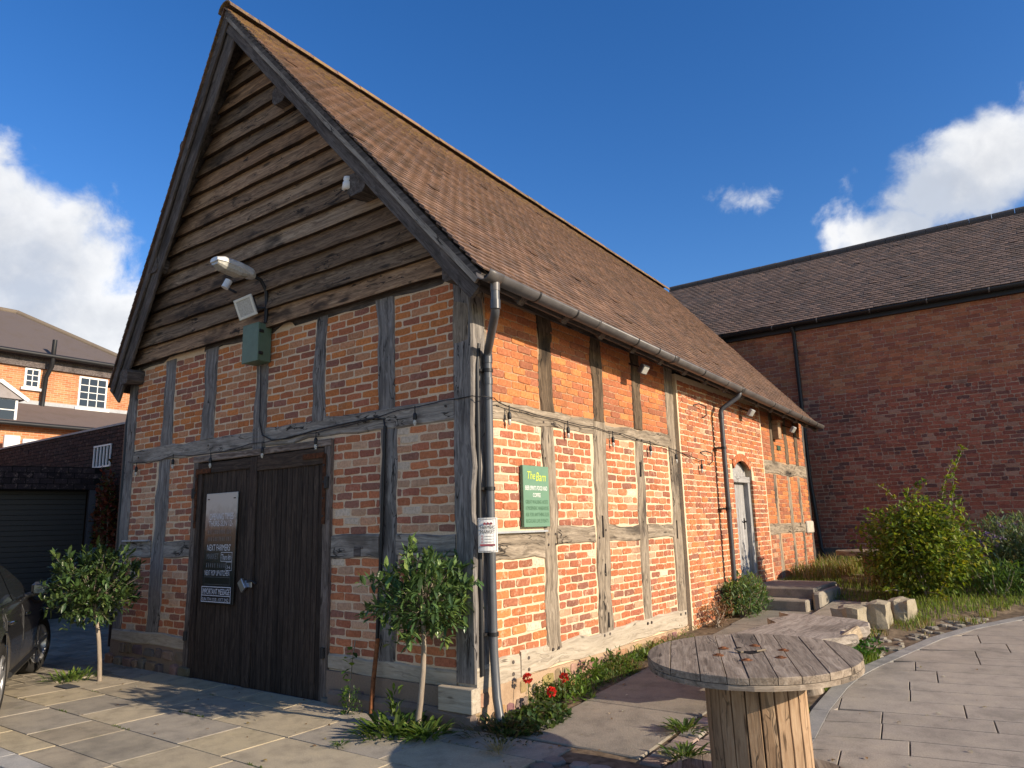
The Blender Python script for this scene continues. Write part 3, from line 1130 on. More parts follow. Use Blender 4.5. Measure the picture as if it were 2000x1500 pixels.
BW = wall_part('rear_wall', M_MORTAR_G, [((-6.2, 10.7, 0.2), (-0.2, 10.92, 4.0)), ((-6.24, 0.2, 0.2), (-6.02, 10.8, 3.8))])

# gable brick panels: (x0,x1,z0,z1,palette)
ups = [(-6.06, -5.34), (-5.08, -4.36), (-4.10, -3.29), (-3.05, -2.22), (-2.02, -1.21), (-0.975, -0.21)]
for a, b in ups:
    BK.panel(GO, X_, GN, a - .01, b + .01, 2.80, 3.93, 'g', 0.083, 0.245, 0.015, GABLE_U, 0.0045, proud=0.003)
for a, b in ((-6.06, -5.42), (-5.12, -4.45)):
    BK.panel(GO, X_, GN, a, b, 1.57, 2.61, 'g', 0.083, 0.235, 0.016, GABLE_L, 0.006, proud=0.003, pale=.03)
    BK.panel(GO, X_, GN, a, b, 0.45, 1.37, 'g', 0.083, 0.235, 0.016, GABLE_L, 0.006, proud=0.003, pale=.03)
for a, b in ((-1.87, -1.17), (-0.94, -0.21)):
    BK.panel(GO, X_, GN, a, b, 1.61, 2.61, 'g', 0.083, 0.235, 0.016, GABLE_L, 0.006, proud=0.003, pale=.05)
    BK.panel(GO, X_, GN, a, b, 0.46, 1.38, 'g', 0.083, 0.235, 0.016, GABLE_L, 0.006, proud=0.003, pale=.04)
BK.panel(GO + V((0, -0.012, 0)), X_, GN, -1.87, -0.30, 0.17, 0.31, 'g', 0.07, 0.225, 0.014, GABLE_L, 0.006)
# side: upper panels thin jointed, lower ones with wide cream joints
sp = [(0.22, 1.07), (1.33, 2.16), (2.40, 3.15), (3.39, 4.16)]
for a, b in sp:
    BK.panel(SO, Y_, SN, a - .01, b + .01, 2.81, 3.80, 'u', 0.0745, 0.222, 0.007, ORG, 0.0025, proud=0.006, sag=0.002)
sp2 = [(0.22, 1.08), (1.32, 2.07), (2.37, 3.14), (3.37, 4.10)]
for i, (a, b) in enumerate(sp2):
    BK.panel(SO, Y_, SN, a, b, 1.63, 2.63, 's', 0.082, 0.232, 0.017, MIXED, 0.0055, proud=0.004, pale=.05)
    BK.panel(SO, Y_, SN, a, b, 0.51, 1.45 if i else 1.34, 's', 0.080, 0.232, 0.016, MIXED if i else ORG, 0.005, proud=0.004, pale=.04)
PO = V((0.068, 0, 0))
DOOR_Y0, DOOR_Y1 = 6.38, 7.25


def door_skip(z):
    if z < 2.28: return [(DOOR_Y0 - .01, DOOR_Y1 + .01)]
    if z < 2.75:
        c, r = (DOOR_Y0 + DOOR_Y1) / 2, 0.62
        q = r * r - (z - 2.13) ** 2
        return [(c - math.sqrt(q) - .0, c + math.sqrt(q) + .0)] if q > 0 else []
    return []


BK.panel(PO, Y_, SN, 4.42, 7.93, 0.22, 3.60, 'p', 0.0775, 0.232, 0.011, MIXED + ORG, 0.0045, skip=door_skip, header=0.25, proud=0.005)
# brick arch over the side door, headers on end
cA = (DOOR_Y0 + DOOR_Y1) / 2
for i in range(13):
    t = R(50 + 80 * (i + .5) / 13)
    Ut = V((0, -math.sin(t), math.cos(t)))
    mb = MB()
    r0, r1 = 0.575, 0.70
    w2 = 0.036
    cc = V((0.068, cA, 2.02))
    rad = V((0, math.cos(t), math.sin(t)))
    pts = [(-w2, r0), (w2, r0), (w2 * 1.2, r1), (-w2 * 1.2, r1)]
    vs = [cc + Ut * a + rad * b - X_ * 0.03 for a, b in pts] + [cc + Ut * (a * .9) + rad * (b + (.004 if b < .6 else -.004)) + X_ * (0.007 + jit(.002)) for a, b in pts]
    k = rnd.uniform(.8, 1.1)
    mb.add(vs, [(4, 5, 6, 7)[::-1], (0, 1, 5, 4)[::-1], (1, 2, 6, 5)[::-1], (2, 3, 7, 6)[::-1], (3, 0, 4, 7)[::-1]], (0.44 * k, 0.14 * k, 0.06 * k))
    mb.build('arch_brick', M_BRICK_S, PW)
# far bays beyond the leaning post
fs_ = [(8.08, 8.66), (8.86, 9.54), (9.72, 10.22), (10.40, 10.90)]
for a, b in fs_:
    BK.panel(SO, Y_, SN, a, b, 2.71, 3.60, 'v', 0.0745, 0.222, 0.007, ORG, 0.0025, proud=0.006)
    BK.panel(SO, Y_, SN, a, b, 1.57, 2.46, 'v', 0.0745, 0.222, 0.008, ORG, 0.003, proud=0.006)
    BK.panel(SO, Y_, SN, a, b, 0.60, 1.38, 'f', 0.078, 0.225, 0.013, MIXED, 0.004, proud=0.006)
BK.finish({'g': GW, 's': SW, 'u': UW, 'v': FW, 'p': PW, 'f': FW}, {'g': M_BRICK_G, 's': M_BRICK_S, 'u': M_BRICK_U, 'v': M_BRICK_U, 'p': M_BRICK_S, 'f': M_BRICK_S}, 300)


def timber(name, p0, p1, w, d, n, m, **k):
    return quick(name, m, BARN, beam, p0, p1, w, d, n, **k)


G_ = (0, -1, 0)
S_ = (1, 0, 0)
gy = 0.085      # centre depth so the face stands 15 mm proud
def gpost(name, xa, xb, z0, z1, m=M_OAK, proud=0.016, xt=None, **k):
    xm = (xa + xb) / 2
    xt = xm if xt is None else xt
    return timber(name, (xm, 0.1 - proud, z0), (xt, 0.1 - proud, z1), xb - xa, 0.2, G_, m, segs=18, wob=0.03, ch=0.014, jitter=.003, **k)


gpost('corner_post', -6.275, -6.055, 0.33, 3.98, proud=.02)
gpost('corner_post', -0.205, 0.022, 0.36, 3.98, proud=.024)
for a, b in ((-5.34, -5.08), (-4.36, -4.10), (-3.29, -3.05), (-2.22, -2.02), (-1.21, -0.975)):
    gpost('stud', a, b, 2.80, 3.96, xt=(a + b) / 2 + jit(.02), low=.02)
gpost('stud', -5.42, -5.12, 0.44, 2.62, xt=-5.20, low=.015)
gpost('stud', -1.17, -0.94, 0.45, 2.62, low=.015)


def grail(name, xa, xb, za, zb, m=M_OAK, proud=0.014, **k):
    zm = (za + zb) / 2
    return timber(name, (xa, 0.1 - proud, zm), (xb, 0.1 - proud, zm), zb - za, 0.2, G_, m, segs=max(4, int((xb - xa) * 4)), wob=0.026, ch=0.014, jitter=.003, **k)


M_RAIL = wood('oak_rail', (0.08, 0.068, 0.057), (0.23, 0.20, 0.168), (0.41, 0.365, 0.31), stain=0.65, stain_col=(0.07, 0.056, 0.045), crack=0.95)
grail('rail', -6.06, -3.29, 2.61, 2.80, M_RAIL)
grail('rail', -3.05, -0.205, 2.615, 2.825, M_RAIL)
gpost('stud', -3.29, -3.05, 2.58, 2.83, proud=.018)
for a, b, z0, z1 in ((-6.06, -5.42, 1.37, 1.57), (-5.12, -4.45, 1.37, 1.57), (-1.87, -1.17, 1.38, 1.61), (-0.94, -0.205, 1.40, 1.61)):
    grail('rail', a, b, z0, z1, M_RAIL, .012)
grail('sill_beam', -6.24, -4.45, 0.30, 0.45, M_SILL, .03)
grail('sill_beam', -1.87, -0.20, 0.31, 0.46, M_SILL, .02)
grail('tie_beam', -6.28, 0.03, 3.93, 4.10, M_DARKWOOD, .0)
# pegs in the rails
for (x, z) in ((-5.9, 2.7), (-4.2, 2.72), (-2.1, 2.66), (-1.1, 2.72), (-0.3, 2.75), (-1.4, 1.48), (-.6, 1.47)):
    quick('peg', M_DARKWOOD, BARN, tube, [(x, -0.012, z), (x, -.022, z)], .012, 8)
quick('mortise_plug', M_DARKWOOD, BARN, box, (-1.52, -.02, 1.395), (-1.42, 0.0, 1.49), ch=.004)
quick('slate_strip', M_LEAD, BARN, box, (-6.12, -0.05, 1.575), (-5.45, 0.02, 1.595), ch=.002)


# side timbers
def spost(name, ya, yb, z0, z1, m=M_OAK_PALE, proud=0.012, yt=None, x=0.0, **k):
    ym = (ya + yb) / 2
    yt = ym if yt is None else yt
    return timber(name, (x - 0.1 + proud, ym, z0), (x - 0.1 + proud, yt, z1), yb - ya, 0.2, S_, m, segs=20, wob=0.045, ch=0.012, jitter=.0035, **k)


def srail(name, ya, yb, za, zb, m=M_OAK_PALE, proud=0.010, zt=None, **k):
    zm = (za + zb) / 2
    return timber(name, (-0.1 + proud, ya, zm), (-0.1 + proud, yb, zm if zt is None else zt), zb - za, 0.2, S_, m, segs=max(5, int((yb - ya) * 5)), wob=0.035, ch=0.014, jitter=.0035, **k)


spost('corner_post', 0.0, 0.225, 0.5, 3.85, proud=.004)
for (a, b), (c, d) in zip(((1.07, 1.33), (2.16, 2.40), (3.15, 3.39)), ((1.08, 1.32), (2.07, 2.37), (3.14, 3.37))):
    spost('stud', a, b, 2.80, 3.86, low=.02, col=(.42, .36, .31))
spost('stud', 1.085, 1.315, 0.47, 2.64, yt=1.2)
spost('stud', 2.08, 2.36, 0.47, 2.83, yt=2.28, proud=.014)
spost('stud', 3.145, 3.365, 0.48, 2.66, yt=3.27)
spost('post', 4.12, 4.40, 0.45, 3.84, M_OAK_PALE, .013, yt=4.30)
srail('rail', 0.225, 2.16, 2.63, 2.81)
srail('rail', 2.40, 4.16, 2.63, 2.80, zt=2.72)
srail('rail', 0.225, 1.085, 1.34, 1.58, proud=.006)
for a, b in ((1.315, 2.08), (2.36, 3.145), (3.365, 4.12)):
    srail('rail', a, b, 1.45, 1.63)
srail('sill_beam', -0.01, 0.62, 0.28, 0.50, M_SILL, .016)
srail('sill_beam', 0.625, 4.36, 0.30, 0.515, M_SILL, .016, zt=.425)
quick('lead_flashing', M_LEAD, BARN, box, (-0.01, 0.22, 1.585), (0.045, 1.10, 1.605), ch=.002)
for y in (0.50, 0.74, 1.15, 1.25, 2.15, 2.27, 3.2, 3.3, 4.15, 4.3):
    for z in ((0.36, 0.46) if y < .8 else (0.475,)):
        quick('peg', M_DARKWOOD, BARN, tube, [(0.005, y, z), (0.026, y, z)], .016, 8)
for y, z in ((1.12, 2.68), (1.28, 2.68), (3.2, 2.67), (3.33, 2.67), (2.15, 1.5), (2.3, 1.58), (1.14, 1.56), (1.27, 1.56), (1.14, 1.46), (1.27, 1.46)):
    quick('peg', M_DARKWOOD, BARN, tube, [(0.0, y, z), (0.022, y, z)], .012, 8)
# open mortises
for y, z, hz in ((2.24, 1.62, .12), (2.25, 1.15, .07), (3.25, 2.30, .09), (4.22, 1.55, .12), (2.27, 0.62, .08)):
    quick('mortise', M_DARKBRICK, BARN, box, (0.005, y - .018, z - hz), (0.0185, y + .018, z + hz), ch=.002)
# leaning post and far bays
timber('post', (-0.06, 8.0, 0.62), (-0.06, 7.96, 3.66), 0.21, 0.2, S_, M_OAK_PALE, segs=14, wob=.03, ch=.012, bow=-.05)
for y in (8.76, 9.63, 10.31):
    spost('stud', y - .09, y + .09, 2.70, 3.70, col=(.5, .45, .4))
    spost('stud', y - .08 - .05, y + .08 - .05, 0.55, 2.46)
spost('corner_post', 10.86, 11.0, 0.5, 3.72, M_DARKWOOD)
srail('rail', 8.08, 10.9, 2.46, 2.71)
srail('rail', 8.08, 10.45, 1.38, 1.57)
quick('stone_pad', M_STONE, BARN, box, (-0.05, 10.45, 1.36), (0.05, 10.93, 1.60), (0.5, 0.45, 0.38), ch=.02)
timber('wall_plate', (-0.08, 0.0, 3.93), (-0.08, 10.95, 3.72), 0.2, 0.2, S_, M_DARKWOOD, segs=16, wob=.01)


# rubble plinth
def plinth():
    mb = MB()
    box(mb, (-0.2, -0.03, -0.1), (0.02, 4.42, 0.31), (.9, .8, .7))
    box(mb, (-0.2, 4.42, -0.1), (0.075, 11.0, 0.28))
    box(mb, (-0.2, 7.9, 0.2), (0.03, 11.0, 0.62))
    quick('plinth', M_MORTAR_D, BARN, box, (-1.88, -0.033, -0.1), (-0.201, 0.2, 0.31))
    quick('plinth', M_MORTAR_D, BARN, box, (-6.28, -0.02, -0.1), (-4.45, 0.2, 0.31))
    pl = mb.build('plinth', M_MORTAR_P, BARN)
    def stone(O, U, N, u, v, w, hh, c, pr):
        m2 = MB()
        n = 8
        ring = []
        for k in range(n):
            t = 2 * math.pi * k / n + jit(.15)
            sq = max(abs(math.cos(t)), abs(math.sin(t)))
            ring.append((u + w / 2 * math.cos(t) / sq ** .7 * (1 + jit(.12)), v + hh / 2 * math.sin(t) / sq ** .7 * (1 + jit(.12))))
        vs = [O + U * a + Z_ * b - N * .03 for a, b in ring]
        vs += [O + U * (u + (a - u) * .93) + Z_ * (v + (b - v) * .93) + N * pr * .7 for a, b in ring]
        vs += [O + U * (u + (a - u) * .7 + jit(.01)) + Z_ * (v + (b - v) * .7 + jit(.01)) + N * (pr + jit(.006)) for a, b in ring]
        fl = U.cross(Z_).dot(N) < 0
        fc = [tuple(2 * n + i for i in range(n))] + [(k * n + i, k * n + (i + 1) % n, (k + 1) * n + (i + 1) % n, (k + 1) * n + i) for k in (0, 1) for i in range(n)]
        m2.add(vs, [f[::-1] for f in fc] if fl else fc, c)
        m2.build('rubble_stone', M_RUBBLE, pl)
    cs = [(0.36, 0.21, 0.13), (0.29, 0.17, 0.13), (0.40, 0.26, 0.12), (0.25, 0.15, 0.13), (0.42, 0.30, 0.19), (0.30, 0.21, 0.16)]
    def row(O, U, N, u0, u1, v0, v1, pr):
        u = u0
        while u < u1:
            w = rnd.uniform(.12, .30)
            if rnd.random() < .8:
                stone(O, U, N, u + w / 2, (v0 + v1) / 2 + jit(.012), w * .92, (v1 - v0) * rnd.uniform(.7, .95), tuple(q * rnd.uniform(.8, 1.1) for q in rnd.choice(cs)), pr + jit(.006))
            u += w
    row(V((0.02, 0, 0)), Y_, SN, 0.0, 4.4, 0.16, 0.30, .010)
    row(V((0.02, 0, 0)), Y_, SN, 0.0, 4.4, 0.02, 0.15, .014)
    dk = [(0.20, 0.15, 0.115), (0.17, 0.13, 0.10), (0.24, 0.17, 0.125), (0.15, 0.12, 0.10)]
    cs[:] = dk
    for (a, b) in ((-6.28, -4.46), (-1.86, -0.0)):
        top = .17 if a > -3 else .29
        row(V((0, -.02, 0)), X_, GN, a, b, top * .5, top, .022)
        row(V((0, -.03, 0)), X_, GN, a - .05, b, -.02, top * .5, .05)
    # footing ledge below the corner post
    quick('footing', M_RUBBLE, pl, box, (-1.80, -0.10, -.05), (0.05, -0.02, 0.15), (0.21, 0.155, 0.12), ch=.035)


plinth()
quick('pad_stone', M_SILL, BARN, lambda mb: box(mb, (-0.34, -0.10, 0.14), (0.035, 0.02, 0.335), ch=.006))

# gable weatherboards: each a waney-edged board, leaning out a little towards the apex
def gable_y(z):
    return -0.03 - max(0, z - 4.0) * 0.085


def roof_x(z, side, inset):
    if side > 0:
        k = (z - EAVE0.z) / (APEX0.z - EAVE0.z)
        return EAVE0.x + (APEX0.x - EAVE0.x) * k - inset
    k = (z - LEAVE0.z) / (APEX0.z - LEAVE0.z)
    return LEAVE0.x + (APEX0.x - LEAVE0.x) * k + inset


nb = 19
z = 3.985
for i in range(nb):
    bh = 0.224 + jit(.012)
    z1 = z + bh
    if z > 7.65: break
    zt = z1 + 0.035
    mb = MB()
    xl, xr = roof_x(z + .05, -1, .20), roof_x(z + .05, 1, .18)
    xl = max(xl, -6.30); xr = min(xr, 0.04)
    xl2, xr2 = max(roof_x(zt, -1, .20), -6.30), min(roof_x(zt, 1, .18), 0.04)
    if xr - xl < 0.1: break
    n = max(4, int((xr - xl) * 6))
    ox, oy = rnd.uniform(0, 60), rnd.uniform(0, 60)
    vs, gs, fc = [], [], []
    wv = rnd.uniform(.006, .022)
    for k in range(n + 1):
        t = k / n
        xb, xt = xl + (xr - xl) * t, xl2 + (xr2 - xl2) * t
        zb = z + noise.noise((ox + xb * 1.6, oy, 0)) * wv + jit(.0015)
        cup = noise.noise((ox + xb * .8, oy, 4)) * .008
        yb, yt_ = gable_y(z) - 0.070 - cup, gable_y(zt) - 0.004
        for (x, y, zz) in ((xb, yb + .064, zb + .006), (xb, yb, zb + .003), (xb, yb - .001, zb + .03), (xt, yt_, zt), (xt, yt_ + .022, zt)):
            vs.append((x, y, zz))
            gs.append((ox + x, oy + zz, y))
    for k in range(n):
        for j in range(4):
            a = k * 5 + j
            fc.append((a, a + 5, a + 6, a + 1))
    fc.append((4, 3, 2, 1, 0)); fc.append(tuple(n * 5 + j for j in range(5)))
    kk = rnd.uniform(.62, 1.25)
    wm = rnd.uniform(-.08, .10)
    cc = (kk * 1.05 * (1 + wm), kk * .96, kk * .88 * (1 - wm))
    bark_shade = [f for i2, f in enumerate(fc) if i2 < 4 * n and i2 % 4 == 0]       # lap shadow painted on: lower faces coloured near-black
    mb.add(vs, [f[::-1] for f in fc if f not in bark_shade], cc, gs)
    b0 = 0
    for f in bark_shade:
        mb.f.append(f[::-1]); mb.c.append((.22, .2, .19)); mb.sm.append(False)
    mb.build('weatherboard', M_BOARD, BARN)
    z = z1
quick('gable_backing', M_DARKBRICK, BARN, lambda mb: mb.add([(-6.2, 0.03, 4.0), (-0.05, 0.03, 4.0), (-3.2, -0.25, 7.55), (-6.2, 0.2, 4.0), (-0.05, 0.2, 4.0), (-3.2, 0.0, 7.55)], [(0, 1, 2), (5, 4, 3), (0, 3, 4, 1), (1, 4, 5, 2), (2, 5, 3, 0)]))

# purlin ends and wall-plate ends poking through the boards
for (x, y, z, s) in ((-2.47, -.30, 6.62, .24), (-1.16, -.26, 5.12, .26), (-4.55, -.26, 6.72, .22), (-5.24, -.22, 5.24, .24), (-6.02, -.12, 3.83, .22), (-.02, -.14, 3.93, .17)):
    timber('purlin_end', (x, 0.1, z), (x, y - .12, z - .02), s, s * .9, (0, 0, 1), M_DARKWOOD, segs=3, wob=.02, ch=.05)

# roof: boarding underneath, tiles on top
def roof():
    mb = MB()
    dn = 0.05
    def quadp(a, b, c, d):
        n = (b - a).cross(d - a).normalized()
        if n.z < 0: n = -n
        vs = [a, b, c, d] + [p - n * dn for p in (a, b, c, d)]
        mb.add(vs, [(0, 1, 2, 3), (7, 6, 5, 4), (0, 4, 5, 1), (1, 5, 6, 2), (2, 6, 7, 3), (3, 7, 4, 0)])
    dz = V((0, 0, -.02))
    quadp(EAVE0 + dz + V((-.03, .03, 0)), EAVE1 + dz + V((-.03, -.02, 0)), APEX1 + dz + V((0, -.02, 0)), APEX0 + dz + V((0, .03, 0)))
    quadp(LEAVE1 + dz, LEAVE0 + dz + V((.03, .03, 0)), APEX0 + dz + V((0, .03, 0)), APEX1 + dz)
    rf = mb.build('roof', M_DARKWOOD, BARN)
    T = Tiles()
    pal = ((0.168, 0.106, 0.078), (0.19, 0.118, 0.085), (0.148, 0.097, 0.075), (0.21, 0.132, 0.095), (0.135, 0.092, 0.073))
    T.slope(EAVE0, APEX0, EAVE1, APEX1, 'r', 0.095, 0.162, pal, 0.02)
    T.slope(LEAVE0, APEX0, LEAVE1, APEX1, 'r', 0.1, 0.165, pal, 0.02)
    T.finish({'r': rf}, {'r': M_TILE}, 300, 'roof_tile', 'roof_tiling')
    # half-round ridge tiles
    L = (APEX1 - APEX0).length
    n = 30
    ax = (APEX1 - APEX0).normalized()
    for i in range(n):
        m2 = MB()
        p0 = APEX0 + ax * (L * i / n + .003) + Z_ * (-.045 + jit(.006))
        p1 = APEX0 + ax * (L * (i + 1) / n - .004) + Z_ * (-.045 + jit(.006))
        vs = []
        for p in (p0, p1):
            for r in (.135, .118):
                for k in range(8):
                    t = R(5 + 170 * k / 7)
                    vs.append(p + V((math.cos(t) * r, 0, math.sin(t) * r * .95)))
        fc = []
        for k in range(7):
            fc += [(k, k + 16, k + 17, k + 1), (8 + k, 9 + k, 25 + k, 24 + k), (k, k + 1, k + 9, k + 8), (16 + k, 24 + k, 25 + k, 17 + k)]
        c = rnd.choice(pal); q = rnd.uniform(.8, 1.1)
        m2.add(vs, fc, (c[0] * q, c[1] * q, c[2] * q))
        m2.build('ridge_tile', M_TILE, rf)
    return rf


ROOF = roof()
# bargeboards in two lapped pieces each, tucked under the verge tiles
def barge(name, a, b, w, d, off, m=M_DARKWOOD, side=1):
    a, b = V(a), V(b)
    t = (b - a).normalized()
    dn = V((0, -1, 0)).cross(t).normalized()
    if dn.z > 0: dn = -dn
    p0, p1 = a + dn * off, b + dn * off
    return timber(name, p0, p1, w, d, G_, m, segs=14, wob=.012, ch=.006)


barge('bargeboard', APEX0 + V((0.06, .09, -.06)), EAVE0 + V((-.02, .09, -.05)), .13, .035, .165)
barge('bargeboard', APEX0 + V((0.02, .05, -.03)), EAVE0 + V((-.04, .05, -.02)), .07, .03, .065, M_RAIL)
barge('bargeboard', APEX0 + V((-.02, .10, -.06)), LEAVE0 + V((.02, .06, -.05)), .24, .035, .19)
barge('bargeboard', APEX0 + V((-.02, .05, -.03)), LEAVE0 + V((.03, .02, -.02)), .10, .03, .08)
# rafter feet under the eaves
for i in range(15):
    y = 0.25 + i * 0.74
    k = (y - EAVE0.y) / (EAVE1.y - EAVE0.y)
    e = EAVE0.lerp(EAVE1, k)
    a = APEX0.lerp(APEX1, k)
    t = (a - e).normalized()
    timber('rafter', e + t * 0.05 + V((0, 0, -.14)), e + t * 0.9 + V((0, 0, -.14)), .09, .1, (0, 0, 1), M_DARKWOOD, segs=2, wob=.004)
timber('fascia', EAVE0 + V((-.06, .3, -.075)), EAVE1 + V((-.06, -.05, -.075)), .07, .025, S_, M_DARKWOOD, segs=12, wob=.004)


# ------------------------------------------------------------------ gutters and downpipes
def half_round(mb, p0, p1, r, t=0.004, seg=12, col=(1, 1, 1)):
    p0, p1 = V(p0), V(p1)
    ax = (p1 - p0).normalized()
    s = ax.cross(Z_).normalized()
    up = s.cross(ax)
    vs = []
    for p in (p0, p1):
        for rr in (r, r - t):
            for k in range(seg + 1):
                a = math.pi + math.pi * k / seg
                vs.append(p + s * math.cos(a) * rr + up * math.sin(a) * rr)
    n = seg + 1
    fc = []
    for k in range(seg):
        fc += [(k, k + 1, 2 * n + k + 1, 2 * n + k), (n + k + 1, n + k, 3 * n + k, 3 * n + k + 1), (k, n + k, n + k + 1, k + 1), (2 * n + k, 2 * n + k + 1, 3 * n + k + 1, 3 * n + k)]
    fc += [(0, 2 * n, 3 * n, n), (seg, n + seg, 3 * n + seg, 2 * n + seg)]
    mb.add(vs, fc, col, None, True)


GE0, GE1 = EAVE0 + V((0.045, 0.06, -0.035)), EAVE1 + V((0.045, 0.05, -0.02))


def gutter():
    g = quick('gutter', M_PLASTIC, BARN, half_round, GE0, GE1, 0.072)
    for k, r, w, c in ((0.0, .079, .10, .8), (0.16, .076, .02, .7), (0.335, .08, .06, .5), (0.5, .076, .02, .7), (0.558, .08, .05, .5), (0.78, .08, .05, .5), (0.9, .076, .02, .7)):
        p = GE0.lerp(GE1, k)
        ax = (GE1 - GE0).normalized()
        quick('gutter_joint', M_PLASTIC, g, half_round, p - ax * w, p + ax * w, r, .006, col=(c, c, c))
    for k in (0.06, .12, .24, .29, .42, .56, .7, .85, .95):
        p = GE0.lerp(GE1, k)
        ax = (GE1 - GE0).normalized()
        quick('gutter_bracket', M_BLACK, g, half_round, p - ax * .012, p + ax * .012, .0765, .004)
    # outlet and end cap
    quick('outlet', M_PLASTIC, g, tube, [GE0 + V((0, .06, -.05)), GE0 + V((0, .06, -.14))], .042, 12)
    quick('end_cap', M_BLACK, g, lambda mb: mb.add([GE0 + V((.075 * math.cos(t), 0, .075 * math.sin(t))) for t in [math.pi + math.pi * i / 10 for i in range(11)]] + [GE0 + V((.075 * math.cos(t), .012, .075 * math.sin(t))) for t in [math.pi + math.pi * i / 10 for i in range(11)]], [tuple(range(11)), tuple(range(21, 10, -1))] + [(i, 11 + i, 12 + i, i + 1) for i in range(10)]))


gutter()


def downpipe(name, pts, r, col, joints, clips, wallx=None):
    p = quick(name, M_PIPE, BARN, tube, pts, r, 14, col)
    for (a, b) in joints:
        quick('pipe_joint', M_PIPE, p, tube, [a, b], r * 1.16, 14, tuple(x * .7 for x in col))
    for c in clips:
        c = V(c)
        quick('pipe_clip', M_BLACK, p, tube, [c + V((0, 0, -.016)), c + V((0, 0, .016))], r * 1.22, 14)
        quick('clip_plate', M_BLACK, p, box, (c.x - .12, c.y - .085, c.z - .012), (c.x - .03, c.y + .085, c.z + .012), ch=.003)


def bend(a, b, c, r, n=5):
    """points of a rounded elbow at b"""
    a, b, c = V(a), V(b), V(c)
    p, q = b + (a - b).normalized() * r, b + (c - b).normalized() * r
    return [p * (1 - t) ** 2 + b * 2 * t * (1 - t) + q * t ** 2 for t in [i / n for i in range(n + 1)]]


o = GE0 + V((0, .06, -.06))
px, py = 0.085, 0.135
pts = [o] + bend(o, o + V((0, 0, -.26)), (px, py, 3.22), .07) + bend(o + V((0, 0, -.26)), (px, py, 3.22), (px, py, 2), .07) + [V((px, py, 2.2)), V((px, py, 1.2)), V((px + .005, py, .6)), V((px + .05, py - .03, .25)), V((px + .13, py - .07, 0.0))]
downpipe('downpipe', pts, .038, (1, 1, 1), [((px, py, 3.2), (px, py, 3.12)), ((px, py, 2.98), (px, py, 2.92)), (o + V((0, 0, -.16)), o + V((0, 0, -.24)))], [(px, py, 1.98), (px, py, 3.05), (px + .004, py, .75)])
p2 = GE0.lerp(GE1, 0.558)
qx, qy = 0.21, 5.66
pts = [p2 + V((0, 0, -.05))] + bend(p2, p2 + V((0, -.02, -.12)), (qx, qy, 3.30), .06) + bend(p2 + V((0, -.02, -.12)), (qx, qy, 3.30), (qx, qy, 2), .06) + [V((qx, qy, 2)), V((qx, qy, .30))]
downpipe('downpipe', pts, .036, (.62, .6, .62), [((qx, qy, 3.24), (qx, qy, 3.16)), ((qx, qy, 1.86), (qx, qy, 1.78))], [(qx, qy, 2.72), (qx, qy, 1.82), (qx, qy, .7)])
# black boxed cable duct between corner post and pipe, and the plank on the far side of the gable
quick('cable_duct', M_BLACK, BARN, tube, [(.03, .045, .42), (.03, .045, 3.1), (.03, .07, 3.3)], .022, 10)
quick('bracket_board', M_OAK_PALE, BARN, box, (.005, .02, 3.28), (.03, .20, 3.46), ch=.003)
quick('downpipe', M_BLACK, BARN, tube, [(-6.42, .10, 3.5), (-6.40, .06, 3.2), (-6.40, .06, .2)], .05, 10)


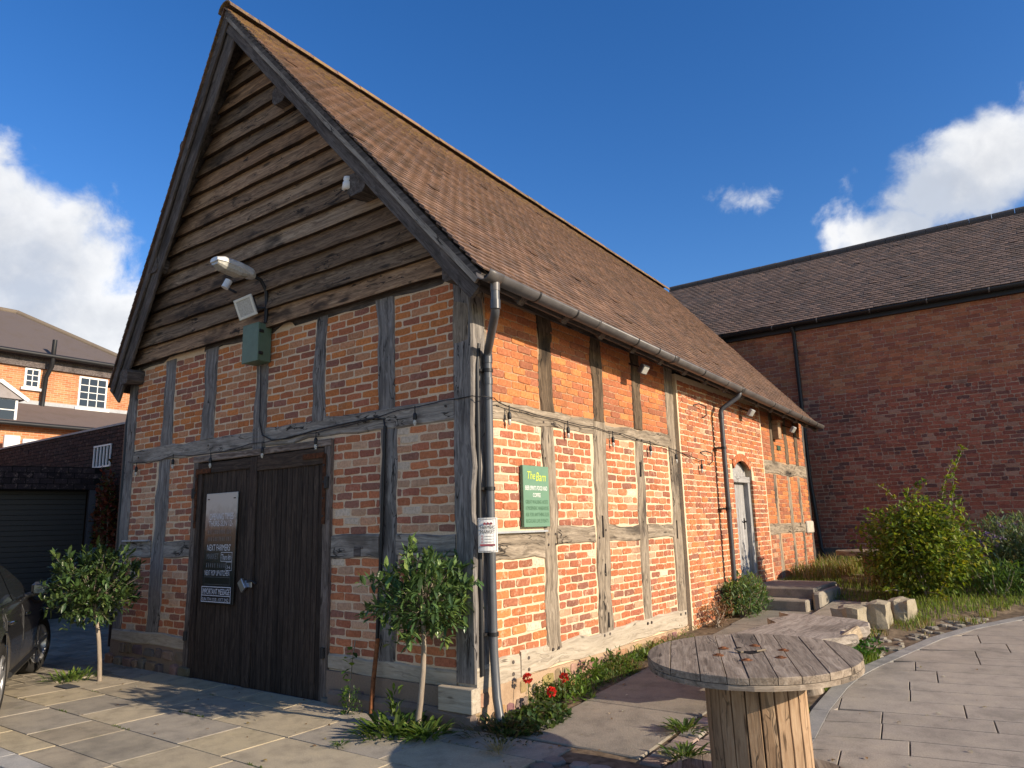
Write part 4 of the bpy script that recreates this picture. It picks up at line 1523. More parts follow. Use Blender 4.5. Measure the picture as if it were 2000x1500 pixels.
# ------------------------------------------------------------------ double door in the gable
def big_door():
    d = quick('double_door', M_DARKBRICK, BARN, box, (-4.36, 0.02, -.04), (-1.95, 0.05, 2.52))
    for nm, a, b in (('door_jamb', (-4.405, .03, -.05), (-4.405, .03, 2.58)), ('door_jamb', (-1.92, .03, -.05), (-1.92, .03, 2.58))):
        quick(nm, M_DARKWOOD, d, beam, a, b, .11, .14, G_, 10, .006, .008, (1.6, 1.5, 1.4))
    quick('door_head', M_DARKWOOD, d, beam, (-4.46, .03, 2.555), (-1.865, .03, 2.555), .075, .15, G_, 10, .006, .008, (2.2, 2.0, 1.8))
    mid = -3.13
    # left leaf: frame with narrow matchboarding; right leaf: plain vertical boards under a top rail
    quick('door_stile', M_DOOR, d, beam, (-4.30, -.022, -.03), (-4.30, -.022, 2.5), .105, .04, G_, 8, .003, .004, (1.15, 1.1, 1.1))
    quick('door_stile', M_DOOR, d, beam, (mid - .07, -.022, -.03), (mid - .07, -.022, 2.5), .13, .04, G_, 8, .003, .004, (1.15, 1.1, 1.1))
    quick('door_rail', M_DOOR, d, beam, (-4.25, -.022, 2.435), (mid - .13, -.022, 2.435), .12, .04, G_, 8, .003, .004, (1.2, 1.15, 1.1))
    quick('door_rail', M_DOOR, d, beam, (mid + .01, -.026, 2.42), (-1.965, -.026, 2.42), .17, .045, G_, 8, .004, .004, (1.3, 1.2, 1.1))
    x = -4.245
    n = 10
    wv = (mid - .135 + 4.245) / n
    for i in range(n):
        k = rnd.uniform(.8, 1.25)
        quick('plank', M_DOOR, d, beam, (x + wv / 2, -.003, -.03), (x + wv / 2, -.003, 2.38), wv - .006, .03, G_, 6, .001, .004, (k, k * .97, k * .95), jitter=.0006)
        x += wv
    x = mid + .005
    n = 13
    wv = (-1.97 - x) / n
    for i in range(n):
        k = rnd.uniform(.75, 1.3)
        quick('plank', M_DOOR, d, beam, (x + wv / 2, -.010, -.035), (x + wv / 2, -.010, 2.335), wv - .006, .032, G_, 6, .001, .004, (k, k * .97, k * .95), jitter=.0006)
        x += wv
    for xs, s in ((-4.36, 1), (-1.955, -1)):
        st = quick('hinge_strap', M_RUST, d, box, (xs - .02, -.052, 1.72), (xs + .025, -.044, 2.44), (.42, .4, .4))
        quick('hinge_strap', M_RUST, d, box, (xs, -.056, 2.375) if s > 0 else (xs - .34, -.062, 2.40), (xs + .30, -.046, 2.43) if s > 0 else (xs, -.049, 2.455), (.5, .45, .42))
        for z in (1.8, 1.98, 2.15, 2.32):
            quick('bolt', M_IRON, st, tube, [(xs, -.05, z), (xs, -.06, z)], .012, 8)
        quick('hinge_knuckle', M_IRON, d, tube, [(xs - s * .045, -.05, 2.08), (xs - s * .045, -.05, 2.2)], .028, 8)
        quick('hinge_knuckle', M_IRON, d, tube, [(xs - s * .045, -.05, .42), (xs - s * .045, -.05, .52)], .028, 8)
    # steel hasp cover and padlock
    hp = quick('lock_plate', M_STEEL, d, box, (-3.30, -.062, 1.06), (-3.12, -.045, 1.13), ch=.004)
    mb = MB()
    tr = Matrix.Translation((-3.27, -.075, 1.09)) @ Matrix.Rotation(R(-38), 4, 'Y')
    box(mb, (-.045, -.02, -.075), (.045, .012, .055), ch=.006, tr=lambda p: tr @ p)
    mb.build('padlock', M_STEEL, d)
    quick('latch', M_IRON, d, tube, [(-3.2, -.06, 1.12), (-3.1, -.07, 1.13), (-3.05, -.05, 1.1)], .012, 8)
    quick('threshold', M_FLAG, d, box, (-4.46, -.16, -.02), (-1.86, .05, .012), (.2, .19, .18), ch=.006)


big_door()


def side_door():
    yc = (DOOR_Y0 + DOOR_Y1) / 2
    d = quick('side_door', M_DARKBRICK, BARN, box, (-0.20, DOOR_Y0 - .04, .60), (-0.10, DOOR_Y1 + .04, 2.72))
    for y in (DOOR_Y0 + .045, DOOR_Y1 - .045):
        quick('door_jamb', M_GREYDOOR, d, beam, (-.03, y, .62), (-.03, y, 2.32), .09, .11, S_, 8, .004, .006)
    quick('door_head', M_GREYDOOR, d, beam, (-.03, DOOR_Y0, 2.30), (-.03, DOOR_Y1, 2.30), .10, .12, S_, 4, .003, .006)
    mb = MB()
    n = 14
    pts = [(yc + .435 * math.cos(math.pi * i / n), 2.35 + .26 * math.sin(math.pi * i / n)) for i in range(n + 1)]
    mb.add([(-.035, a, b) for a, b in pts] + [(-.08, a, b) for a, b in pts], [tuple(range(n + 1)), tuple(range(2 * n + 1, n, -1))] + [(i, n + 1 + i, n + 2 + i, i + 1) for i in range(n)] + [(0, n, 2 * n + 1, n + 1)])
    mb.build('arch_panel', M_GREYDOOR, d)
    n = 6
    w = (DOOR_Y1 - DOOR_Y0 - .19) / n
    for i in range(n):
        k = rnd.uniform(.85, 1.1)
        y = DOOR_Y0 + .095 + w * (i + .5)
        quick('plank', M_GREYDOOR, d, beam, (-.07, y, .64), (-.07, y, 2.25), w - .006, .03, S_, 5, .001, .004, (k, k, k))
    quick('door_handle', M_IRON, d, tube, [(-.05, DOOR_Y1 - .2, 1.62), (-.02, DOOR_Y1 - .2, 1.62), (-.02, DOOR_Y1 - .3, 1.64)], .012, 8)
    quick('keyhole_plate', M_IRON, d, box, (-.056, DOOR_Y1 - .225, 1.50), (-.048, DOOR_Y1 - .175, 1.68))
    quick('door_step', M_STONE, d, box, (-.12, DOOR_Y0 + .005, .5), (.06, DOOR_Y1 - .005, .645), (.4, .36, .3), ch=.01)


side_door()
# leaning wall hooks and little things on the brick bay
for y, z in ((4.95, 3.3), (5.05, 2.62)):
    tag(quick('wall_hook', M_IRON, None, tube, [(.07, y, z), (.14, y + .05, z + .02), (.16, y + .25, z), (.13, y + .32, z - .12), (.10, y + .26, z - .16)], .009, 6),
        'bent iron wall hook on the brick bay %s the festoon cable' % ('above' if z > 3 else 'at the end of'), 'wall hook', 'iron wall hooks')
tag(quick('nest_box', M_DRUMSTAVE, None, lambda mb: (box(mb, (0.0, 8.80, 3.12), (.13, 8.98, 3.44), ch=.006), box(mb, (-.0, 8.77, 3.44), (.17, 9.01, 3.465), ch=.003))), 'small wooden nest box high on the far brick bay under the eaves', 'nest box')
tag(quick('wall_plaque', M_SIGN, None, box, (.012, 9.02, 2.93), (.024, 9.22, 3.02), (.35, .35, .35), ch=.003), 'tiny dark green plaque on the far brick bay', 'plaque')


# floodlights tucked under the eaves
for i, k in enumerate((0.305, .665, .885)):
    e = EAVE0.lerp(EAVE1, k)
    t = thing('eaves_light', (e.x - .2, e.y, e.z - .25), 'small square floodlight under the eaves, %s' % ('nearest the gable corner', 'just beyond the far downpipe', 'farthest from the gable')[i], 'floodlight', 'small floodlights under the eaves')
    mb = MB()
    M4 = Matrix.Translation((e.x - .17, e.y, e.z - .22)) @ Matrix.Rotation(R(35), 4, 'Y')
    box(mb, (-.03, -.08, -.06), (.03, .08, .06), ch=.008, tr=lambda p: M4 @ p)
    mb.build('housing', M_DARKMETAL if i == 0 else M_LEAD, t)
    mb = MB()
    box(mb, (.030, -.065, -.045), (.034, .065, .045), tr=lambda p: M4 @ p)
    mb.build('lens', MATS['lamp_lens'], t)
    quick('bracket', M_BLACK, t, tube, [(e.x - .19, e.y, e.z - .2), (e.x - .36, e.y, e.z - .12)], .012, 6)

# ------------------------------------------------------------------ lamp, floodlight, cabinet and cameras on the gable
def gable_fittings():
    c = thing('junction_cabinet', (-3.14, -.1, 3.56), 'green metal junction cabinet on the gable under the floodlight', 'junction box')
    quick('cabinet_body', M_GREENBOX, c, box, (-3.29, -.17, 3.58), (-2.995, -.012, 4.03), ch=.008)
    quick('cabinet_door', M_GREENBOX, c, box, (-3.298, -.198, 3.575), (-2.987, -.173, 4.035), ch=.006)
    for z in (3.67, 3.93):
        quick('latch', M_IRON, c, lambda mb: (box(mb, (-2.993, -.190, z - .018), (-2.974, -.13, z + .018), ch=.003), tube(mb, [(-2.98, -.16, z), (-2.962, -.16, z)], .012, 8)))
    f = thing('floodlight', (-3.08, -.25, 4.08), 'square floodlight with cream rim above the green cabinet', 'floodlight')
    M4 = Matrix.Translation((-3.10, -.30, 4.20)) @ Matrix.Scale(.86, 4) @ Matrix.Rotation(R(14), 4, 'Z') @ Matrix.Rotation(R(18), 4, 'X') @ Matrix.Rotation(R(-10), 4, 'Y')
    def bx(name, m, lo, hi, ch=0):
        mb = MB(); box(mb, lo, hi, ch=ch, tr=lambda p: M4 @ p); return mb.build(name, m, f)
    bx('housing', M_DARKMETAL, (-.13, .0, -.115), (.13, .09, .115), .02)
    for lo, hi in (((-.155, -.02, .105), (.155, .01, .14)), ((-.155, -.02, -.14), (.155, .01, -.105)), ((-.155, -.0195, -.105), (-.12, .0095, .105)), ((.12, -.0195, -.105), (.155, .0095, .105))):
        bx('rim', M_CREAM, lo, hi, .004)
    bx('glass', MATS['lamp_lens'], (-.12, -.012, -.105), (.12, -.004, .105))
    quick('bracket', M_BLACK, f, tube, [(-3.05, -.2, 4.2), (-2.99, -.1, 4.22), (-2.94, -.03, 4.22)], .014, 8)
    quick('bracket', M_LEAD, f, box, (-2.99, -.06, 4.20), (-2.76, -.045, 4.235), ch=.002)
    l = thing('gable_lamp', (-2.98, -.08, 4.05), 'old street lantern with clear bowl on a curved black arm from the gable', 'street lamp')
    quick('arm', M_BLACK, l, tube, [(-3.0, -.10, 4.04), (-2.99, -.10, 4.25), (-2.985, -.12, 4.42), (-2.98, -.20, 4.53), (-2.98, -.33, 4.56)], .022, 10)
    # lantern head: cast canopy over a clear bowl, pointing out from the wall
    def head(name, m, prof):
        mb = MB()
        O = V((-2.98, -.30, 4.545))
        ax = V((0, -1, .10)).normalized()
        up = V((0, .10, 1)).normalized()
        n = 12
        vs, fc = [], []
        for (d, w, t, b) in prof:
            for k in range(n):
                a = 2 * math.pi * k / n
                hh = t if math.sin(a) >= 0 else b
                ca = math.copysign(abs(math.cos(a)) ** .6, math.cos(a)); sa = math.copysign(abs(math.sin(a)) ** .75, math.sin(a))
                vs.append(O + ax * d + X_ * (w * ca) + up * (hh * sa))
        for i in range(len(prof) - 1):
            for k in range(n):
                fc.append((i * n + k, i * n + (k + 1) % n, (i + 1) * n + (k + 1) % n, (i + 1) * n + k))
        fc += [tuple(range(n - 1, -1, -1)), tuple((len(prof) - 1) * n + k for k in range(n))]
        mb.add(vs, fc, (1, 1, 1), None, False)
        return mb.build(name, m, l)
    head('canopy', M_ALU, [(0, .05, .05, .035), (.05, .085, .075, .04), (.2, .105, .085, .012), (.42, .105, .075, .008), (.50, .075, .045, .006)])
    head('bowl', MATS['lamp_lens'], [(.10, .085, .004, .055), (.2, .098, .006, .085), (.40, .098, .006, .075), (.485, .07, .004, .04)])
    cz = thing('security_camera', (-3.62, -.2, 4.55), 'small white security camera on the boards behind the lantern', 'camera')
    quick('camera_body', M_WHITE, cz, tube, [(-3.60, -.22, 4.66), (-3.62, -.26, 4.56)], .045, 10)
    quick('camera_mount', M_DARKMETAL, cz, tube, [(-3.60, -.06, 4.52), (-3.60, -.2, 4.55), (-3.61, -.24, 4.58)], .016, 8)
    ci = thing('insulator', (-1.30, -.32, 5.05), 'white porcelain insulator beside the lower right purlin end', 'insulator')
    lathe_pts = [(.0, .14), (.045, .13), (.05, .10), (.04, .085), (.052, .07), (.06, .0), (.03, -.01)]
    quick('porcelain', M_WHITE, ci, lathe, lathe_pts, (-1.31, -.36, 5.08), (0.12, -.05, 1), 14)
    quick('pin', M_IRON, ci, tube, [(-1.31, -.36, 5.08), (-1.29, -.34, 5.0), (-1.25, -.2, 5.0)], .012, 6)


gable_fittings()


def wire(name, pts, r, mat_, label, cat, parent=None):
    o = quick(name, mat_, parent, tube, pts, r, 6)
    if parent is None: tag(o, label, cat)
    return o


# supply cable: cabinet -> down the stud -> along the rail -> down the conduit
def supply():
    t = thing('supply_cable', (-3.1, -.03, 2.7), 'black supply cable running from the green cabinet along the rail to a conduit', 'cable')
    quick('cable', M_BLACK, t, tube, [(-3.13, -.05, 3.56), (-3.14, -.035, 3.3), (-3.13, -.035, 2.9), (-3.07, -.035, 2.74), (-2.9, -.03, 2.67), (-2.6, -.03, 2.66), (-2.2, -.03, 2.70), (-1.6, -.03, 2.73), (-1.2, -.03, 2.74), (-1.10, -.03, 2.71), (-1.075, -.03, 2.62)], .008, 6)
    quick('conduit', M_BLACK, t, tube, [(-1.075, -.035, 2.64), (-1.09, -.04, 2.0), (-1.12, -.04, 1.2), (-1.14, -.05, .62)], .017, 8)
    quick('rusty_conduit', M_RUST, t, tube, [(-1.12, -.06, .66), (-1.13, -.10, .3), (-1.14, -.12, -.02)], .021, 8)


supply()


def festoon():
    t = thing('festoon_lights', (-.1, -.05, 2.7), 'string of festoon lamp holders on black cable round the barn corner', 'string lights')
    a = [(-6.15, -.03, 2.66), (-5.6, -.035, 2.60), (-4.95, -.03, 2.66), (-4.2, -.04, 2.61), (-3.3, -.035, 2.66), (-2.5, -.04, 2.68), (-1.7, -.035, 2.70), (-.9, -.035, 2.78), (-.3, -.035, 2.80), (.03, -.03, 2.80), (.13, .02, 2.79), (.14, .15, 2.79), (.05, .35, 2.78), (.04, .75, 2.755), (.035, 1.4, 2.73), (.035, 2.1, 2.72), (.035, 2.8, 2.70), (.035, 3.5, 2.66), (.045, 4.1, 2.62), (.10, 4.6, 2.55), (.11, 5.1, 2.50)]
    pts = []
    for p, q in zip(a, a[1:]):
        p, q = V(p), V(q)
        n = max(2, int((q - p).length / .12))
        sagd = .015 * (q - p).length
        for i in range(n):
            k = i / n
            pts.append(p.lerp(q, k) + V((0, 0, -sagd * 4 * k * (1 - k) + jit(.004))))
    pts.append(V(a[-1]))
    quick('cable', M_BLACK, t, tube, pts, .0045, 6)
    for (x, y) in ((-5.85, -.05), (-5.0, -.05), (-4.05, -.05), (-3.1, -.05), (-2.1, -.05), (-.62, -.05), (.06, .42), (.055, 1.5), (.055, 2.45), (.055, 3.55), (.07, 4.25), (.12, 5.0)):
        q = min(pts, key=lambda p: (p.x - x) ** 2 + (p.y - y) ** 2)
        tp = q + V((0.012 if x > 0 else 0, -.012 if x <= 0 else 0, 0))
        hd = quick('lamp_holder', M_BLACK, t, lambda mb: (tube(mb, [tp + V((0, 0, .01)), tp + V((0, 0, -.055))], .006, 6), tube(mb, [tp + V((0, 0, -.055)), tp + V((0, 0, -.07)), tp + V((0, 0, -.11)), tp + V((0, 0, -.125))], [.010, .019, .021, .015], 8)))
        quick('bulb', MATS['lamp_lens'], hd, tube, [tp + V((0, 0, -.125)), tp + V((0, 0, -.15)), tp + V((0, 0, -.18))], [.014, .02, .008], 8)


festoon()


# ------------------------------------------------------------------ signs and lettering
def text(parent, body, O, U, N, width, height, m, name='lettering', thick=.0012, shear=0.0, bold=0.0):
    cu = bpy.data.curves.new('t', 'FONT')
    cu.body = body
    cu.size = 1.0
    cu.shear = shear
    cu.offset = bold
    cu.resolution_u = 3
    ob = bpy.data.objects.new('t', cu)
    COL.objects.link(ob)
    bpy.context.view_layer.update()
    me = bpy.data.meshes.new_from_object(ob)
    bpy.data.objects.remove(ob)
    xs = [v.co.x for v in me.vertices]
    ys = [v.co.y for v in me.vertices]
    x0, x1, y0, y1 = min(xs), max(xs), min(ys), max(ys)
    U, N, O = V(U), V(N), V(O)
    up = V((0, 0, 1))
    vs = [O + U * ((v.co.x - x0) / (x1 - x0) * width) + up * ((v.co.y - y0) / (y1 - y0) * height) + N * thick for v in me.vertices]
    fc = [tuple(p.vertices) for p in me.polygons]
    if U.cross(up).dot(N) < 0: fc = [f[::-1] for f in fc]
    mb = MB()
    mb.add(vs, fc)
    bpy.data.meshes.remove(me)
    return mb.build(name, m, parent)


def frame_line(parent, O, U, N, w, hh, t, m, name='chalk_frame'):
    O, U, N = V(O), V(U), V(N)
    mb = MB()
    def r(a, b, c, d):
        q = [(a, c), (b, c), (b, d), (a, d)]
        vs = [O + U * x + Z_ * y + N * .0012 for x, y in q]
        mb.add(vs, [(0, 1, 2, 3) if U.cross(Z_).dot(N) > 0 else (3, 2, 1, 0)])
    r(0, w, 0, t); r(0, w, hh - t, hh); r(0, t, t, hh - t); r(w - t, w, t, hh - t)
    return mb.build(name, m, parent)


def chalkboard():
    t = thing('chalkboard_sign', (-3.78, -.05, .85), 'tall black chalkboard with handwritten opening times on the left door leaf', 'chalkboard')
    x0, x1, z0, z1, y = -4.09, -3.455, 0.86, 2.12, -.062
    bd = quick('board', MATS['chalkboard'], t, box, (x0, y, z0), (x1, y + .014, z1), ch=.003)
    for x in (x0 + .05, x1 - .05):
        quick('screw', M_IRON, bd, box, (x - .02, y - .004, z1 - .075), (x + .02, y + .002, z1 - .062))
    N = GN
    def tx(s, a, b, z, hh, m=M_CHALK, **k):
        text(bd, s, (a, y, z), X_, N, b - a, hh, m, 'chalk_lettering', **k)
    tx('OPENING TIMES', x0 + .09, x1 - .06, 1.81, .075)
    tx('THURS-SUN 12-', x0 + .08, x1 - .07, 1.735, .065)
    for z in (1.645, 1.565):                      # half wiped lines, no longer readable
        tx('I1I I1I I1I1 I1I', x0 + .08, x1 - .1, z, .05, M_CHALK2)
    tx('NEXT FARMERS\'', x0 + .07, x1 - .09, 1.455, .075)
    tx('MARKET', x0 + .07, x0 + .31, 1.36, .065, M_CHALK2)
    frame_line(bd, (x0 + .36, y, 1.335), X_, N, .225, .105, .006, M_CHALK)
    tx('Thurs 6th', x0 + .375, x0 + .56, 1.355, .062)
    frame_line(bd, (x0 + .47, y, 1.235), X_, N, .115, .095, .004, M_CHALK)
    tx('3-6', x0 + .49, x0 + .555, 1.255, .035)
    tx('I1I1I I1I1', x0 + .07, x0 + .44, 1.265, .05, M_CHALK2)
    tx('NEXT POP UP KITCHEN', x0 + .045, x1 - .09, 1.175, .06)
    frame_line(bd, (x0 + .04, y, 1.075), X_, N, .52, .085, .003, M_CHALK2)
    q = thing('message_board', (-3.78, -.06, .865), 'small chalk panel reading important message at the foot of the tall chalkboard', 'chalkboard')
    zq = .87
    b2 = quick('board', M_BLACK, q, box, (x0 + .002, y - .006, zq), (x1 - .03, y + .001, 1.058), ch=.002)
    yq = y - .006
    frame_line(b2, (x0 + .008, yq, zq + .008), X_, N, .59, .175, .009, M_CHALK)
    text(b2, 'IMPORTANT MESSAGE', (x0 + .03, yq, .965), X_, N, .545, .065, M_CHALK, 'chalk_lettering', bold=.01)
    frame_line(b2, (x0 + .017, yq, .948), X_, N, .57, .008, .004, M_CHALK)
    text(b2, 'SUN 7TH 10:30 - OCT 2ND', (x0 + .03, yq, .893), X_, N, .53, .035, M_CHALK, 'chalk_lettering')


chalkboard()


def barn_sign():
    t = thing('barn_sign', (.04, .91, 1.62), 'green signboard lettered The Barn on the sunlit side wall', 'sign')
    y0, y1, z0, z1 = .69, 1.13, 1.635, 2.222
    bd = quick('board', M_SIGN, t, box, (.014, y0, z0), (.050, y1, z1), ch=.004)
    N = SN
    def tx(s, a, b, z, hh, m, **k):
        text(bd, s, (.050, y0 + a, z), Y_, N, b - a, hh, m, **k)
    tx('The', .07, .20, 2.09, .075, M_YELLOW, shear=.25)
    tx('Barn', .215, .385, 2.075, .085, M_YELLOW, shear=.25)
    tx('BEER SPIRITS FOOD AND', .03, .405, 1.985, .042, M_WHITE, bold=.008)
    tx('COFFEE', .155, .285, 1.92, .038, M_WHITE, bold=.008)
    tx('GREAT WALKING HOSTS', .03, .41, 1.855, .036, M_DKGREEN)
    tx('ATMOSPHERIC WAREHOUSE', .025, .42, 1.795, .036, M_DKGREEN)
    tx('ASK FOR ANYTHING ELSE', .025, .42, 1.735, .036, M_DKGREEN)
    tx('REGULAR LIVE EVENTS', .03, .41, 1.675, .036, M_DKGREEN)


barn_sign()


def poster():
    t = thing('market_poster', (.14, .06, 1.43), 'white farmers market poster fixed across the corner downpipe', 'poster')
    O = V((.055, -.005, 1.435))
    U = V((.14, .085, 0)).normalized()
    N = U.cross(Z_)
    w, hh = .17, .29
    mb = MB()
    vs = []
    for k in range(7):
        a = w * k / 6
        bul = .02 * math.sin(math.pi * k / 6)
        vs += [O + U * a + N * (bul + .02), O + U * a + N * (bul + .02) + Z_ * hh, O + U * a + N * (bul + .018), O + U * a + N * (bul + .018) + Z_ * hh]
    fc = []
    for k in range(6):
        a = k * 4
        fc += [(a, a + 4, a + 5, a + 1), (a + 3, a + 7, a + 6, a + 2), (a + 1, a + 5, a + 7, a + 3), (a, a + 2, a + 6, a + 4)]
    fc += [(0, 1, 3, 2), (24, 26, 27, 25)]
    mb.add(vs, fc, smooth=False)
    p = mb.build('sheet', M_WHITE, t)
    P = O + N * .043
    frame_line(p, P + U * .008 + Z_ * .008, U, N, w - .016, hh - .016, .004, M_INK, 'border')
    text(p, 'FARMERS', P + U * .022 + Z_ * .195, U, N, .13, .03, M_INK)
    text(p, 'MARKET', P + U * .022 + Z_ * .158, U, N, .13, .03, M_INK)
    for i in range(3):
        mb = MB()
        c = P + U * .038 + Z_ * (.135 - .024 * i)
        for rr, m_ in ((.0085, 0),):
            mb.add([c + U * (rr * math.cos(q)) + Z_ * (rr * math.sin(q)) + N * .0012 for q in [2 * math.pi * j / 12 for j in range(12)]] + [c + U * (rr * .55 * math.cos(q)) + Z_ * (rr * .55 * math.sin(q)) + N * .0012 for q in [2 * math.pi * j / 12 for j in range(12)]],
                   [(j, (j + 1) % 12, 12 + (j + 1) % 12, 12 + j) for j in range(12)])
        mb.build('round_icon', M_MAROON, p)
        frame_line(p, P + U * .058 + Z_ * (.133 - .024 * i), U, N, .08, .003, .0015, M_INK, 'small_print')
    mb = MB()
    q0 = P + U * .02 + Z_ * .053
    mb.add([q0 + N * .0012, q0 + U * .13 + N * .0012, q0 + U * .13 + Z_ * .016 + N * .0012, q0 + Z_ * .016 + N * .0012], [(0, 1, 2, 3)])
    mb.build('banner', M_MAROON, p)
    # little row of market stalls above the title
    for i in range(3):
        mb = MB()
        q0 = P + U * (.05 + i * .028) + Z_ * .232
        mb.add([q0 + N * .0012, q0 + U * .022 + N * .0012, q0 + U * .022 + Z_ * .012 + N * .0012, q0 + U * .011 + Z_ * .022 + N * .0012, q0 + Z_ * .012 + N * .0012], [(0, 1, 2, 3, 4)])
        mb.build('stall_picture', M_MAROON, p)


poster()


# ------------------------------------------------------------------ big brick warehouse at the back
def warehouse():
    yb = 12.2
    t = thing('brick_warehouse', (3.5, yb, .6), 'long red brick warehouse with tiled roof closing the yard behind the barn', 'warehouse')
    wl = quick('wall', M_MORTAR_W, t, box, (-4.2, yb + .004, 0.3), (9.0, yb + .4, 6.15))
    B = Bricks()
    O, N = V((0, yb, 0)), GN
    B.panel(O, X_, N, -3.6, 6.6, 4.35, 6.08, 'w', 0.083, 0.232, 0.009, WARE_U, 0.003, proud=.004)
    B.panel(O, X_, N, -2.4, 6.6, 0.62, 4.35, 'w', 0.080, 0.228, 0.013, WARE_L, 0.007, header=.35, proud=.006, sag=.005)
    B.finish({'w': wl}, {'w': M_BRICK_W}, 300)
    E0, E1 = V((-4.3, yb - .22, 6.10)), V((9.1, yb - .22, 6.10))
    A0, A1 = V((-4.3, yb + 2.42, 8.42)), V((9.1, yb + 2.42, 8.42))
    mb = MB()
    vs = [E0, E1, A1, A0] + [p + V((0, .05, -.06)) for p in (E0, E1, A1, A0)]
    mb.add(vs, [(0, 1, 2, 3), (7, 6, 5, 4), (0, 4, 5, 1), (1, 5, 6, 2), (2, 6, 7, 3), (3, 7, 4, 0)])
    rf = mb.build('roof', M_DARKWOOD, t)
    T = Tiles()
    T.slope(E0 + V((0, 0, .012)), A0 + V((0, 0, .012)), E1 + V((0, 0, .012)), A1 + V((0, 0, .012)), 'r', .10, .165, ((0.20, 0.14, 0.11), (0.175, 0.125, 0.10), (0.22, 0.15, 0.115), (0.15, 0.115, 0.097)), .03)
    T.finish({'r': rf}, {'r': M_TILE_W}, 300, 'roof_tile', 'roof_tiling')
    for i in range(30):
        x = -4.3 + i * .45
        quick('ridge_tile', M_TILE_W, rf, tube, [(x + .004, A0.y + .02, A0.z + .015 + jit(.005)), (x + .444, A0.y + .02, A0.z + .015 + jit(.005))], .115, 10, (0.075, 0.068, 0.065))
    back = MB()
    back.add([A0, A1, V((9.1, yb + 5, 6.1)), V((-4.3, yb + 5, 6.1))], [(3, 2, 1, 0)])
    back.build('rear_slope', M_TILE_W, rf)
    quick('rear_wall', M_DARKBRICK, t, box, (-4.2, yb + 4.7, .3), (9.0, yb + 4.95, 6.1))
    quick('fascia', M_BLACK, t, box, (-4.3, yb - .10, 5.93), (9.1, yb + .03, 6.09))
    g = quick('gutter', M_BLACK, t, half_round, (-4.3, yb - .2, 6.09), (9.1, yb - .2, 6.09), .075)
    for x in (-.7, .3, 1.4, 2.5, 3.6, 4.7, 5.8):
        quick('gutter_bracket', M_PIPE, g, half_round, (x - .015, yb - .2, 6.09), (x + .015, yb - .2, 6.09), .08, .005)
    d = quick('downpipe', M_BLACK, t, tube, [(-.28, yb - .2, 6.02), (-.26, yb - .09, 5.85), (-.26, yb - .09, 5.6), (-.24, yb - .09, 2.6), (-.14, yb - .09, 1.0), (-.02, yb - .16, .78)], .045, 10)
    for z in (5.4, 3.6, 2.0):
        quick('pipe_joint', M_BLACK, d, tube, [(-.255 if z > 3 else -.21, yb - .09, z), (-.255 if z > 3 else -.21, yb - .09, z + .08)], .054, 10)
    quick('lead_base', M_LEAD, t, box, (-.5, yb - .03, .5), (.35, yb + .002, 1.0), (.25, .22, .2))


warehouse()


# ------------------------------------------------------------------ left background: yard wall, garage, houses
def yard_wall():
    y = 2.0
    t = thing('yard_wall', (-9, y, 0), 'dark brick wall with a sloping outline between the barn and the garage', 'wall')
    wl = quick('wall_core', M_DARKBRICK, t, box, (-18, y + .004, 0.05), (-6.3, y + .25, 3.84))
    B = Bricks()
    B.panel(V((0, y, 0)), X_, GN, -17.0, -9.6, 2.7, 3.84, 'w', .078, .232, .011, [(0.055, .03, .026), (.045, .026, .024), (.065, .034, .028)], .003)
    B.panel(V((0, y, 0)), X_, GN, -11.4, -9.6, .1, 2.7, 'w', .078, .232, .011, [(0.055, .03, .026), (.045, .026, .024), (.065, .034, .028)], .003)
    B.finish({'w': wl}, {'w': M_BRICK_W}, 120)
    quick('coping', M_LEAD, t, box, (-18, y - .03, 3.84), (-6.3, y + .28, 3.88), (.8, .8, .8))
    wn = thing('barred_window', (-11.4, y, 3.05), 'small white barred window in the dark yard wall', 'window')
    for x in (-11.75, -11.61, -11.47, -11.33, -11.19, -11.05):
        quick('bar', M_WHITE, wn, box, (x - .012, y - .04, 3.06), (x + .012, y - .015, 3.46))
    for z in (3.03, 3.46):
        quick('frame_rail', M_WHITE, wn, box, (-11.77, y - .042, z), (-11.03, y - .014, z + .03))
    quick('pane', MATS['window_glass'], wn, box, (-11.75, y - .012, 3.06), (-11.05, y - .006, 3.46))


yard_wall()


